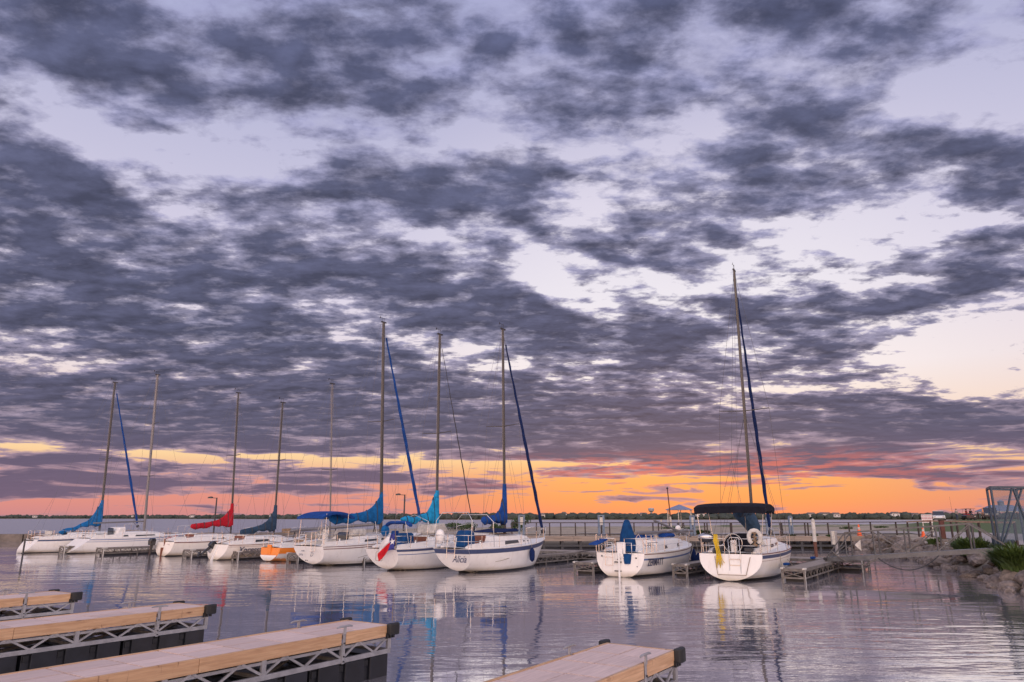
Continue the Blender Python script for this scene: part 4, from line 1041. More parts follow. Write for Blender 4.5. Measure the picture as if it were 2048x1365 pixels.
def leafbush(loc, rx, rz_, n_, label, seed, mat):
    rs = random.Random(seed); d = thing('shrub', label, 'shrub', loc, 0, 'shrubs on the spit'); mb = MB()
    lobes = [(rs.uniform(-.6, .6)*rx, rs.uniform(-.4, .4)*rx, rs.uniform(.3, .75)*rz_, rs.uniform(.35, .6)) for _ in range(7)]
    for i in range(n_):
        lx, ly, lz, lr = rs.choice(lobes); v_ = Vector((rs.gauss(0, 1), rs.gauss(0, 1), rs.gauss(0, 1))).normalized() * (rs.random()**.4)
        c_ = Vector((lx + v_.x*lr*rx*.8, ly + v_.y*lr*rx*.8, max(.02, lz + v_.z*lr*rz_*.7)))
        s_ = rs.uniform(.05, .11); a = Vector((rs.gauss(0, 1), rs.gauss(0, 1), rs.gauss(0, 1))).normalized()*s_; b = a.orthogonal().normalized()*s_*.6
        mb.add([c_-a, c_+b, c_+a, c_-b], [(0, 1, 2, 3)])
    mb.build('foliage', mat, d); MB().tube([(0, 0, -.2), (0, 0, rz_*.6)], [.05, .02], 6).build('stem', M['wood_old'], d)
leafbush(((926-1024)/F*.97*82, 82, 1.0), 2.3, .95, 2200, 'low rounded green shrub on the spit between the turquoise cover and the middle mast', 6, leafd)
leafbush(((1041-1024)/F*.97*80, 80, 1.0), 1.3, 1.9, 1500, 'taller green shrub right behind the blue sail cover of the middle boat', 7, leafd)
leafbush(((1000-1024)/F*.97*84, 84, 1.0), 1.2, .8, 900, 'small green shrub left of the middle mast', 8, leafd)
for i, (px, D, r_, h_) in enumerate([(1398, 66, .5, .55), (1412, 66, .4, .5), (1352, 96, 1.6, .4), (1335, 97, 1.3, .35), (1375, 95, 1.4, .35), (1580, 60.8, .6, .3), (1625, 60.2, .5, .3), (1655, 60, .4, .25), (1690, 80, 1.2, .4), (1760, 85, 1.4, .35)]):
    X_ = (px - 1024) / F * math.cos(PITCH) * D
    fern((X_, D, land_h(X_, D) if D > 62 else .95), r_, h_, 160, ['grass tuft left of the two by the post right of the gazebo', 'grass tuft right of the two by the post right of the gazebo', 'wide grass patch below the gazebo', 'grass patch left of the gazebo legs', 'grass patch right of the gazebo legs', 'weeds at the edge of the walkway left of the white pile', 'weeds at the edge of the walkway behind the white pile',
        'weeds on the walkway edge right of the white pile', 'grass clump on the spit beyond the gangway foot', 'grass clump on the spit left of the road'][i], 20 + i, leafd, 'plant', 'grass_tuft')

# ---------------------------------------------------------------- sailboats
class Hull:
    def __init__(s, L, B, zs, zb, tw=.74, rk=0.0, ov=.9, tb=.06, tm=.45, pw=2.1):
        s.L, s.B, s.zs, s.zb, s.tw, s.rk, s.ov, s.tb, s.tm, s.pw = L, B, zs, zb, tw, rk, ov, tb, tm, pw
    def hb(s, t):
        if t < s.tm: f = s.tw + (1 - s.tw) * math.sin(math.pi/2 * t / s.tm)
        else: f = max(0.0, 1 - ((t - s.tm) / (1 - s.tm)) ** s.pw)
        return f * s.B / 2
    def sheer(s, t): return s.zs + (s.zb - s.zs) * t**1.7 - .05 * math.sin(math.pi * t)
    def keel(s, t):
        a = s.tb + (-.5 - s.tb) * sm(0, .32, t)
        return a if t < .6 else a
    def x(s, t, z):
        xs = -s.rk * (1 - z / s.zs)
        q = 1 - z / s.zb
        xe = s.L - s.ov * (q if q < 1 else 1 + (q - 1) * 1.6)
        return xs + t * (xe - xs)
    def y(s, t, z):
        a, b = s.sheer(t), s.keel(t)
        q = min(1, max(0, (a - z) / (a - b)))
        return s.hb(t) * (1 - q ** 2.5) ** (1/1.75) * (1 - .10 * q * sm(.4, 1, t))
    def p(s, t, z, side, off=0.0):
        return Vector((s.x(t, z), side * (s.y(t, z) + off), z))
    def edge(s, xx):
        """half beam and deck height at a station x"""
        t = max(0, min(1, xx / s.L)); return s.hb(t), s.sheer(t)

def sailboat(name, label, c, h, hd, hull='white', mast=None, boom=None, jib=None, stripes=(), cabin=None, hatch=None, spread=1.0, extra=None,
             coam=True, pulpit=True, rails=True, backstay='center', roll=0.0, bottom=None, dodger=None, mastm='alu'):
    o = thing(name, label, 'sailboat', (c[0], c[1], 0), R(90 - hd), 'sailboats moored in the row'); o.rotation_euler.x = R(roll)
    NT_, NZ = 30, 14
    ts = [i / NT_ for i in range(NT_ + 1)]
    zq = [math.sin(math.pi/2 * j / NZ) for j in range(NZ + 1)]
    for_m = MB(); rings = []
    for t in ts:
        a, b = h.sheer(t), h.keel(t); half = [a + (b - a) * q for q in zq]
        ring = [h.p(t, z, -1) for z in half] + [h.p(t, z, 1) for z in half[::-1][1:]]
        rings.append(ring)
    for_m.loft(rings, 0, False, False, closed=False)
    for_m.build('hull', M[hull], o, smooth=60)
    # transom, slightly crowned
    tr = MB(); r0 = rings[0]; n = len(r0) // 2
    cen = [(r0[i] + r0[-1-i]) / 2 - Vector((.05 * (1 - i / n), 0, 0)) for i in range(n + 1)]
    vs = []
    for i in range(n + 1): vs += [r0[i], cen[i], r0[-1-i]]
    tr.add(vs, [(3*i, 3*i+1, 3*i+4, 3*i+3) for i in range(n)] + [(3*i+1, 3*i+2, 3*i+5, 3*i+4) for i in range(n)])
    tr.build('transom', M[hull if hull != 'orange' else 'orange'], o, smooth=True)
    # deck
    dk = MB(); rg = []
    for t in ts:
        a = h.sheer(t); w_ = h.hb(t) * .995; rg.append([Vector((h.x(t, a), w_ * k / 4, a + .01 + .05 * (1 - (k/4)**2))) for k in range(-4, 5)])
    dk.loft(rg, 0, False, False, closed=False); dk.build('deck', M['deck'], o, smooth=True)
    for sd in (-1, 1):
        MB().tube([h.p(t, h.sheer(t) + .015, sd) for t in ts], .022, 6).build('toe_rail', M[stripes[0][0]] if stripes and stripes[0][1] == 'rail' else M['deck'], o, smooth=True)
    # painted stripes: height below the sheer (top, bottom)
    for st in stripes:
        if st[1] == 'rail': continue
        col, d0, d1, mode = st
        sb = MB()
        for sd in (-1, 1):
            rg = []
            for t in ts[:-1] + [.995]:
                a = h.sheer(t)
                z1, z0 = (a - d0, a - d1) if mode == 'sheer' else (d1, d0)
                rg.append([h.p(t, z1 + (z0 - z1) * k / 3, sd, .006) for k in range(4)])
            sb.loft(rg, 0, False, False, closed=False)
        sb.build('hull_stripe' if mode == 'sheer' else 'boot_stripe', M[col], o, smooth=True)
    if bottom:      # painted lower part of transom
        pass
    zd = lambda x_: h.edge(x_)[1] + .05
    # cabin trunk
    if cabin:
        xa, xf, ch, cw = cabin[:4]
        cm = MB(); rg = []
        st_ = [(0, 1, 1), (.10, 1, 1.02), (.35, 1, 1), (.6, .94, .93), (.80, .78, .74), (.93, .58, .36), (1.0, .42, .04)]
        for f_, wf, hf in st_:
            x_ = xa + (xf - xa) * f_; w_ = min(cw/2, h.edge(x_)[0] - .28) * (wf if f_ < .7 else wf + .1); z0 = h.edge(x_)[1] - .02; hh = ch * hf + .05
            xo = .10 * hf if f_ == 0 else 0
            rg.append([Vector((x_, -w_, z0)), Vector((x_ + xo*.6, -w_*.93, z0 + hh*.62)), Vector((x_ + xo, -w_*.84, z0 + hh*.90)), Vector((x_ + xo, -w_*.5, z0 + hh*1.02)), Vector((x_ + xo, 0, z0 + hh*1.06)),
                       Vector((x_ + xo, w_*.5, z0 + hh*1.02)), Vector((x_ + xo, w_*.84, z0 + hh*.90)), Vector((x_ + xo*.6, w_*.93, z0 + hh*.62)), Vector((x_, w_, z0))])
        cm.loft(rg, 0, True, True, closed=False); cm.build('cabin', M['deck'], o, smooth=35)
        def side(f_, u, sd, off=.012):
            i = 0
            while i < len(st_) - 2 and st_[i+1][0] < f_: i += 1
            k = (f_ - st_[i][0]) / (st_[i+1][0] - st_[i][0])
            A_, B_ = rg[i][0].lerp(rg[i+1][0], k), rg[i][1].lerp(rg[i+1][1], k)
            q = A_.lerp(B_, u); q.y -= off; 
            if sd > 0: q.y = -q.y
            return q
        wins = cabin[4] if len(cabin) > 4 else [(.2, .5, .35, .85), (.55, .72, .35, .8)]
        for f0, f1, u0, u1 in wins:
            for sd in (-1, 1):
                a, b, c_, d_ = side(f0, u0, sd), side(f1, u0 + .06, sd), side(f1 - .02, u1, sd), side(f0 + .01, u1, sd)
                a2, b2, c2, d2 = [Vector((q.x, q.y + .03 * (1 if sd < 0 else -1), q.z)) for q in (a, b, c_, d_)]
                MB().add([a, b, c_, d_, a2, b2, c2, d2], [(0, 1, 2, 3), (7, 6, 5, 4), (0, 4, 5, 1), (1, 5, 6, 2), (2, 6, 7, 3), (3, 7, 4, 0)]).build('window', M['smoke'], o)
        z0 = h.edge(xa)[1]
        if hatch:
            w1, w0 = (.50, .42) if hatch == 'teak' else (.36, .28)
            MB().add([(xa - .025, -w0, z0 + .02), (xa - .025, w0, z0 + .02), (xa + .07, w1, z0 + ch + .06), (xa + .07, -w1, z0 + ch + .06), (xa + .02, -w0, z0 + .02), (xa + .02, w0, z0 + .02), (xa + .11, w1, z0 + ch + .06), (xa + .11, -w1, z0 + ch + .06)],
                     [(0, 3, 2, 1), (4, 5, 6, 7), (0, 1, 5, 4), (1, 2, 6, 5), (2, 3, 7, 6), (3, 0, 4, 7)]).build('hatch_board', M[hatch], o)
        MB().box(xa + .12, xa + .95, -.36, .36, z0 + ch + .07, z0 + ch + .12).build('sliding_hatch', M['deck'], o, bevel=.015)
        for sd in (-1, 1):
            MB().tube([(xa + .3, sd*cw*.30, z0 + ch + .05), (xa + .34, sd*cw*.30, z0 + ch + .11), (xa + (xf-xa)*.55, sd*cw*.28, z0 + ch + .12), (xa + (xf-xa)*.57, sd*cw*.28, z0 + ch + .03)], .015, 5).build('grab_rail', M['wood_old'], o)
    xa = cabin[0] if cabin else h.L * .4
    if coam:
        for sd in (-1, 1):
            rg = []
            for x_, hh in ((.25, .10), (.5, .20), (xa*.6, .24), (xa*.9, .26), (xa + .05, .30)):
                w0 = h.edge(x_)[0] - .22; z = h.edge(x_)[1]
                w0 = min(w0, (cabin[3] / 2 if cabin else 9) * 1.0)
                rg.append([Vector((x_, sd*(w0), z - .02)), Vector((x_, sd*(w0 - .04), z + hh)), Vector((x_, sd*(w0 - .18), z + hh)), Vector((x_, sd*(w0 - .22), z - .02))])
            MB().loft(rg).build('coaming', M['deck'], o, smooth=30)
            wx = xa*.62; wz = h.edge(wx)[1] + .24; wy = sd*(min(h.edge(wx)[0] - .22, cabin[3]/2 if cabin else 9) - .1)
            MB().tube([(wx, wy, wz), (wx, wy, wz + .05), (wx, wy, wz + .13)], [.075, .05, .065], 10).build('winch', M['steel'], o, smooth=50)
    # rails
    def stanchion(x_, sd, hh=.60):
        w_, z = h.edge(x_); return Vector((x_, sd*(w_ - .05), z)), Vector((x_, sd*(w_ - .03), z + hh))
    if rails:
        for sd in (-1, 1):
            sx = [.35 + (h.L - 1.35) * k / 4 for k in range(5)]
            tops = []
            for x_ in sx:
                a, b = stanchion(x_, sd); tops.append((a, b))
                if x_ not in (sx[0], sx[-1]): MB().tube([a, b], .013, 6).build('stanchion', M['steel'], o)
            for fr in (1.0, .52):
                MB().tube([a.lerp(b, fr) for a, b in tops], .007, 4).build('lifeline', M['steel'], o)
            # pushpit half
            a0, b0 = stanchion(.06, sd); a1, b1 = stanchion(.9, sd)
            yb = sd * .22 if backstay != 'none' else sd * .3
            for fr in (1.0, .55):
                MB().tube([a1.lerp(b1, fr), b0 + (a0 - b0)*(1 - fr) + Vector((.05, 0, 0)), Vector((-.02, b0.y*.8, a0.z + .6*fr)), Vector((-.04, yb, a0.z + .6*fr))], .014, 6).build('pushpit_rail', M['steel'], o, smooth=True)
            for q in (Vector((.9, a1.y, a1.z)), Vector((.08, a0.y*.97, a0.z)), Vector((-.0, yb, a0.z))):
                MB().tube([q, q + Vector((0, 0, .6))], .014, 6).build('pushpit_post', M['steel'], o)
    if pulpit:
        xb = h.L - 1.0; a0, b0 = stanchion(xb, -1, .62); tip = Vector((h.L + .12, 0, h.zb + .62))
        MB().tube([b0, Vector((h.L - .4, b0.y*.62, h.zb + .63)), Vector((h.L + .02, -.10, h.zb + .64)), tip + Vector((.03, 0, 0)), Vector((h.L + .02, .10, h.zb + .64)), Vector((h.L - .4, -b0.y*.62, h.zb + .63)), Vector((b0.x, -b0.y, b0.z))], .015, 6).build('pulpit', M['steel'], o, smooth=True)
        for sd in (-1, 1):
            MB().tube([Vector((xb, sd*abs(a0.y), a0.z)), Vector((xb, sd*abs(b0.y), b0.z))], .014, 6).build('pulpit_leg', M['steel'], o)
            MB().tube([Vector((h.L - .38, sd*h.hb(.95)*.8, h.sheer(.95))), Vector((h.L - .02, sd*.1, h.zb + .63))], .014, 6).build('pulpit_leg', M['steel'], o)
    # mast and rigging
    if mast:
        mx, zt, dx, dy = mast[:4]; mr = mast[4] if len(mast) > 4 else .075
        zb_ = h.edge(mx)[1] + (cabin[2] * .6 if cabin else 0)
        foot = Vector((mx, 0, zb_)); top = Vector((mx + dx, dy, zt))
        at = lambda z: foot.lerp(top, (z - zb_) / (zt - zb_))
        m_ = MB().tube([foot, foot.lerp(top, .5), foot.lerp(top, .85), top], [mr, mr, mr*.94, mr*.82], 12, flat=.72).build('mast', M[mastm], o, smooth=50)
        mh = MB().box(top.x - .20, top.x + .22, top.y - .04, top.y + .04, top.z - .02, top.z + .05).build('masthead', M['dark'], m_)
        MB().tube([top + Vector((.05, 0, .03)), top + Vector((.05, 0, .32))], .008, 5).build('antenna', M['dark'], m_)
        MB().tube([top + Vector((-.10, 0, .03)), top + Vector((-.10, 0, .26))], .007, 5).tube([top + Vector((-.28, 0, .27)), top + Vector((.06, 0, .25))], .010, 4).add([top + Vector((-.34, -.02, .36)), top + Vector((-.34, .02, .18)), top + Vector((-.24, 0, .27))], [(0, 1, 2)]).build('wind_vane', M['dark'], m_)
        w_, zc = h.edge(mx - .15); w_ -= .06
        levels = [spread] if not isinstance(spread, (list, tuple)) else list(spread)
        prev = {-1: Vector((mx - .15, -w_, zc)), 1: Vector((mx - .15, w_, zc))}
        for lv in levels:
            q = at(zb_ + (zt - zb_) * lv)
            for sd in (-1, 1):
                tip = q + Vector((-.12, sd * w_ * .78, .05)); MB().tube([q, tip], [.028, .018], 6, flat=.6).build('spreader', M['alu'], m_)
                MB().tube([prev[sd], tip], .007, 4).build('shroud', M['wire'], o); prev[sd] = tip
                for ddx in (-.35, .35):
                    if lv == levels[0]: MB().tube([Vector((mx + ddx - .15, sd*w_, zc)), q - Vector((0, 0, .1))], .006, 4).build('lower_shroud', M['wire'], o)
        for sd in (-1, 1): MB().tube([prev[sd], top - Vector((0, 0, .1))], .007, 4).build('shroud', M['wire'], o)
        a = top + Vector((-.18, 0, .02)); 
        if backstay == 'split':
            y_ = a.lerp(Vector((.05, 0, h.zs)), .72)
            MB().tube([a, y_], .007, 4).build('backstay', M['wire'], o)
            for sd in (-1, 1): MB().tube([y_, Vector((.08, sd*h.hb(0)*.7, h.zs))], .006, 4).build('backstay', M['wire'], o)
        elif backstay != 'none': MB().tube([a, Vector((.05, 0, h.zs + .05))], .007, 4).build('backstay', M['wire'], o)
        js = mast[5] if len(mast) > 5 else .97
        bow = Vector((h.L - .08, 0, h.zb + .05)); jt = at(zb_ + (zt - zb_) * js) + Vector((.08, 0, 0))
        MB().tube([bow, jt], .007, 4).build('forestay', M['wire'], o)
        if jib:
            a, b = bow.lerp(jt, .05), bow.lerp(jt, .955)
            jr = jib[1] if len(jib) > 1 else .075; nn = 26
            ps = [a.lerp(b, k/nn) + Vector((0, .012*math.sin(k*2.1), -.0)) for k in range(nn+1)]
            rr = [jr*(.55 + .55*math.sin(math.pi*min(1, (k/nn) + .18))**.8 * (1 - .35*k/nn)) * (1 + .10*math.sin(k*1.7)) for k in range(nn+1)]
            MB().tube(ps, rr, 8).build('furled_jib', M[jib[0]], o, smooth=50)
            MB().tube([bow.lerp(jt, .022), bow.lerp(jt, .036)], [.11, .11], 12).build('furling_drum', M['dark'], o, smooth=40)
        # halyards against the mast
        for k in (-1, 1): MB().tube([foot + Vector((-.10*k, .05, .4)), top + Vector((-.12*k, 0, -.05))], .006, 4).build('halyard', M['rope'], o)
        if boom:
            zbm, bl_, col, hh, kind = boom[:5]; by = boom[5] if len(boom) > 5 else 0.0; droop = boom[6] if len(boom) > 6 else 0.0; fat = boom[7] if len(boom) > 7 else 1.15
            q = at(zbm); e = q + Vector((-bl_, by, -droop))
            MB().tube([q + Vector((-.08, 0, 0)), e], .055, 8, flat=.8).build('boom', M['alu2'], o, smooth=50)
            MB().tube([e, top + Vector((-.15, 0, 0))], .0055, 4).build('topping_lift', M['wire'], o)
            sh_ = q.lerp(e, .55); MB().tube([sh_, Vector((sh_.x - .1, 0, h.edge(max(.3, sh_.x))[1] + .2))], .012, 5).build('mainsheet', M['rope'], o)
            vg = q.lerp(e, .25); MB().tube([vg, foot + Vector((-.05, 0, .12))], .016, 5).build('boom_vang', M['alu2'], o)
            if kind != 'bare':
                rg = []; nn = 26; rs = random.Random(int(zt * 100))
                for k in range(nn + 1):
                    t = k / nn; c_ = q.lerp(e, t * 1.02)
                    top_h = (.16 + .10*(1-t))*fat + hh * math.exp(-((t) * 6.2) ** 1.15) if kind == 'neat' else .12 + .12*(1-t) + hh * math.exp(-(t * 4.6) ** 1.6) + .05*math.sin(t*17)
                    w_h = (.13 + .05*(1-t)) * (1 if t > .02 else .85)
                    bot = -.13 - .05*math.sin(t*9 + 1) * (1 if kind == 'neat' else 1.8) - (.04 if kind == 'neat' else .06)*math.sin(t*23)
                    bot *= fat
                    if kind == 'loose': w_h *= 1 + .25*math.sin(t*31)
                    fwd = .12 if k == 0 else 0
                    ring = []
                    for j in range(14):
                        an = 2*math.pi*j/14; sy, cz = math.sin(an), math.cos(an)
                        zz = (top_h if cz > 0 else -bot) * cz
                        yy = w_h * sy * (1 - .45*max(0, cz)**1.5 * min(1, top_h / .5)) + rs.uniform(-.008, .008)
                        # near the mast the cover climbs it
                        ring.append(c_ + Vector((fwd + (-.00 + rs.uniform(-.01, .01)) + (0 if cz <= 0 else (q.x - c_.x)*.0), yy, zz + rs.uniform(-.008, .008))))
                    rg.append(ring)
                cv = MB().loft(rg).build('sail_cover', M[col], o, smooth=70)
                su = cv.modifiers.new('sub', 'SUBSURF'); su.levels = 1; su.render_levels = 1
                if kind == 'loose':
                    for k in range(5): MB().ball(at(zbm + .1 + hh*(k+1)/5.5) + Vector((-.03 - .08*(5-k)/5, 0, 0)), (.14, .14, .2), 8, 6, jit=.12).build('cover_fold', M[col], o, smooth=True)
                for k in range(5):
                    i0 = 3 + k*5; cc = sum(rg[i0], Vector()) / 14
                    MB().loft([[cc + (p_ - cc)*1.05 + Vector((dx_, 0, 0)) for p_ in rg[i0]] for dx_ in (-.025, .025)]).build('sail_tie', M['c_slate'] if kind == 'loose' else M['dark'], cv, smooth=True)
                MB().tube([at(zbm - .12) + Vector((-.01, 0, 0)), at(zbm + hh*.6), at(zbm + hh*1.12 + .14)], [.15, .135, .105], 10).build('mast_boot', M[col], o, smooth=60)
    if extra: extra(o, h)
    return o

def ladder(o, x0, z0, z1, y_, w_=.32, rungs=3, bow=.0, mat='steel'):
    l = MB().tube([(x0, y_ - w_/2, z0), (x0 - bow, y_ - w_/2, z1)], .014, 6).tube([(x0, y_ + w_/2, z0), (x0 - bow, y_ + w_/2, z1)], .014, 6).build('ladder', M[mat], o)
    for k in range(rungs):
        f_ = k / max(1, rungs - 1); z = z0 + (z1 - z0) * f_; MB().tube([(x0 - bow*f_, y_ - w_/2, z), (x0 - bow*f_, y_ + w_/2, z)], .013, 6).build('rung', M[mat], l)
def outboard(o, x_, y_, z_, tilt, s_=1.0):
    e = MB().prism([(-.16, .05), (-.20, .30), (-.12, .44), (.14, .46), (.20, .34), (.18, .06)], 1, -.13, .13).build('outboard_motor', M['black'], o, bevel=.05)
    e.location = (x_, y_, z_); e.rotation_euler = (0, R(tilt), 0); e.scale = (s_, s_, s_)
    lg = MB().prism([(-.07, .06), (.07, .06), (.045, -.55), (-.02, -.78), (-.09, -.78), (-.06, -.5)], 1, -.045, .045).build('drive_leg', M['black'], e, bevel=.015)
    MB().prism([(-.22, -.60), (.06, -.58), (.06, -.61), (-.22, -.63)], 1, -.09, .09).build('cavitation_plate', M['black'], e)
    p_ = MB()
    for k in range(3):
        a = 2*math.pi*k/3; p_.add([(-.11, .02*math.cos(a), -.70 + .02*math.sin(a)), (-.12, .12*math.cos(a-.35), -.70 + .12*math.sin(a-.35)), (-.13, .13*math.cos(a+.2), -.70 + .13*math.sin(a+.2)), (-.11, .03*math.cos(a+.6), -.70 + .03*math.sin(a+.6))], [(0, 1, 2, 3)])
    p_.build('propeller', M['dark'], e)
    MB().box(.08, .24, -.08, .08, -.12, .08).build('bracket', M['galv'], e, bevel=.01)
def wheel(o, x_, z_, r_=.42):
    w_ = MB().tube([(x_, r_*math.cos(2*math.pi*k/24), z_ + r_*math.sin(2*math.pi*k/24)) for k in range(25)], .016, 6).build('steering_wheel', M['steel'], o, smooth=True)
    for k in range(6): MB().tube([(x_, 0, z_), (x_, r_*math.cos(math.pi*k/3 + .3), z_ + r_*math.sin(math.pi*k/3 + .3))], .009, 5).build('spoke', M['steel'], w_)
    MB().box(x_ + .04, x_ + .26, -.12, .12, z_ - .75, z_ + .12).build('pedestal', M['deck'], o, bevel=.04)
def bimini(o, x0, x1, w_, z0, z1, col, dip=.1, crown=.16, th=.03, rise=None):
    rg = []; n = 10
    for k in range(n + 1):
        t = k/n; x_ = x0 + (x1 - x0)*t; zc = z1 + .12*math.sin(math.pi*t) - dip*(abs(2*t-1)**3) + (rise(t) if rise else 0)
        top = [Vector((x_, w_*(2*j/10 - 1), zc - crown*abs(2*j/10 - 1)**4)) for j in range(11)]
        rg.append(top + [Vector((p_.x, p_.y*.985, p_.z - th)) for p_ in top[::-1]])
    MB().loft(rg).build('sunshade', M[col], o, smooth=50)
def wtext(s_, size, x_, y_, z_, o, mat='ink', shear=.25, sx=1.0, side='stbd', tilt=0.0, name='lettering', yaw=0.0):
    if side == 'stbd': rot = (R(90 - tilt), 0, yaw)
    elif side == 'stern': rot = (R(90 - tilt), 0, R(-90))
    return text(s_, size, (x_, y_, z_), rot, M[mat], o, name, shear, .003, sx)

# ---- the row, left to right
def ex1(o, h):
    ladder(o, -.25, .35, .95, -.3); MB().box(1.0, 1.06, -.5, .5, 1.05, 1.55).build('spray_screen', M['oldwhite'], o)
    MB().tube([(.3, .0, 1.4), (-.1, .1, 1.1), (.5, .4, 1.2), (.9, -.3, 1.1)], .02, 6).build('tiller', M['teak'], o)
sailboat('sailboat', 'leftmost sailboat, white, with drooping bright blue sail cover and blue furled jib', (-34.9, 53.6), Hull(7.9, 2.6, .95, 1.40, .78, rk=.75, ov=.7, tb=-.05), 33.7,
         mast=(4.7, 13.2, -.35, 0, .085), boom=(2.15, 2.9, 'c_blue', 1.35, 'loose', 0, .75), jib=('c_royal', .09), stripes=[('navy', .03, .13, 'sheer'), ('dark', -.05, .05, 'z')], cabin=(2.1, 5.9, .36, 1.55, [(.25, .75, .3, .75)]), hatch='dark', spread=.48, extra=ex1, backstay='split')
def ex2(o, h):
    MB().tube([(-.62, -.28, .30), (-.38, -.28, .60), (-.38, .28, .60), (-.62, .28, .30), (-.62, -.28, .30)], .012, 6).build('swim_ladder', M['steel'], o)
    MB().prism([(1.95, 1.15), (2.2, 1.75), (2.65, 1.80), (2.7, 1.30)], 1, -.7, .7).build('spray_hood_frame', M['deck'], o, bevel=.06)
    MB().box(1.87, 1.92, -.35, .35, 1.1, 1.72).build('smoked_door', M['smoke'], o)
sailboat('sailboat', 'second sailboat from the left, white, with bare grey boom and two pairs of spreaders', (-31.2, 53.6), Hull(8.6, 2.75, 1.0, 1.22, .80, rk=1.25, ov=.6, tb=-.08), 33.7,
         mast=(4.5, 13.8, -.45, 0, .095), boom=(2.20, 3.9, 'sail', 0, 'bare', 0, .12), stripes=[('blueline', .05, .10, 'sheer'), ('blueline', .20, .23, 'sheer'), ('dark', -.05, .04, 'z')], cabin=(1.95, 6.2, .42, 1.7, [(.12, .22, .4, .8), (.34, .72, .4, .78)]), hatch=None, spread=[.35, .68], extra=ex2, backstay='center', mastm='alu2')
def ex3(o, h):
    outboard(o, -.42, .95, .62, 4, 1.15)
    MB().box(-.1, -.04, -.04, .04, -.3, 1.1).box(-.30, -.08, -.02, .02, -.4, .55).build('rudder', M['teak'], o)
    MB().tube([(.0, 0, 1.12), (.8, .05, 1.30)], .022, 6).build('tiller', M['c_red'], o)
    ladder(o, -.06, .35, .75, -.45, .25, 2)
sailboat('sailboat', 'cream sailboat with the long red sail cover and brown hatch boards', (-23.1, 49.2), Hull(7.4, 2.5, .92, 1.16, .80, rk=.20, ov=.75, tb=-.05), 33.7, hull='cream',
         mast=(4.9, 11.6, -.45, 0, .07), boom=(2.05, 3.1, 'c_red', 1.15, 'neat', 0, .18), stripes=[('redline', .02, .07, 'sheer'), ('dark', -.05, .05, 'z')], cabin=(1.6, 5.6, .40, 1.5, [(.33, .42, .4, .75), (.52, .60, .4, .75)]), hatch='teak', spread=.55, extra=ex3, backstay='center')
def ex4(o, h):
    outboard(o, -.30, .55, .70, 52, 1.1)
    MB().prism([(-.55, -.1), (-.10, .85), (.05, .85), (-.2, -.1)], 1, -.03, .03).build('rudder', M['deck'], o)
    MB().tube([(-.05, 0, .95), (1.2, .1, 1.25)], .02, 6).build('tiller', M['wood_old'], o)
    wtext("Xpressa", .50, 1.35, -(h.y(.20, .60) + .07), .56, o, shear=.35, sx=1.0, tilt=-8, yaw=R(-5))
sailboat('sailboat', 'cream sailboat with slanted dark lettering on its side and slate blue sail cover', (-17.8, 44.9), Hull(6.6, 2.4, .90, 1.22, .78, rk=.35, ov=.7, tb=-.05), 33.7, hull='cream',
         mast=(3.95, 10.1, -.10, 0, .068), boom=(1.85, 2.5, 'c_slate', 1.15, 'neat', 0, .28), stripes=[('redline', .03, .06, 'sheer'), ('redline', .13, .145, 'sheer'), ('dark', -.05, .04, 'z')], cabin=(1.3, 5.0, .42, 1.45, [(.2, .5, .35, .85)]), hatch='teak', spread=.56, extra=ex4, backstay='center')
def ex5(o, h):
    MB().box(-.14, -.02, -.16, .16, .42, .95).build('motor_mount', M['orange'], o, bevel=.02)
    MB().box(-.10, -.05, -.03, .03, -.2, .5).build('rudder', M['deck'], o)
    sb = MB()
    for sd in (-1, 1):
        rg = [[h.p(t, z, sd, .007) for z in (.40, .30, .20, .0, -.1)] for t in [k/20 for k in range(20)] + [.99]]; sb.loft(rg, 0, False, False, closed=False)
    r_ = [Vector((h.x(0, z) - .07, h.y(0, z)*s2, z)) for z in (.36, .28, .2, .12, .06) for s2 in (1, -1)]
    sb.add(r_, [(0, 1, 3, 2), (2, 3, 5, 4), (4, 5, 7, 6), (6, 7, 9, 8)]); sb.build('white_bottom', M['white'], o, smooth=40)
    MB().tube([(2.2, -.9, .95), (2.2, -.9, 1.5)], .03, 6).build('blue_post', M['c_royal'], o)
sailboat('sailboat', 'small bright orange hulled sailboat with a thin bare mast', (-14.1, 43.2), Hull(6.6, 2.3, .78, 1.02, .74, rk=.15, ov=.8, tb=.02), 33.7, hull='orange',
         mast=(4.5, 11.1, -.6, 0, .05), boom=(1.75, 2.6, 'sail', 0, 'bare', 0, .0), stripes=[('deck', .33, .37, 'sheer')], cabin=(2.0, 5.0, .34, 1.3, [(.2, .4, .4, .8), (.5, .62, .4, .8)]), hatch='wood_old', spread=.44, extra=ex5, backstay='center', mastm='alu2')
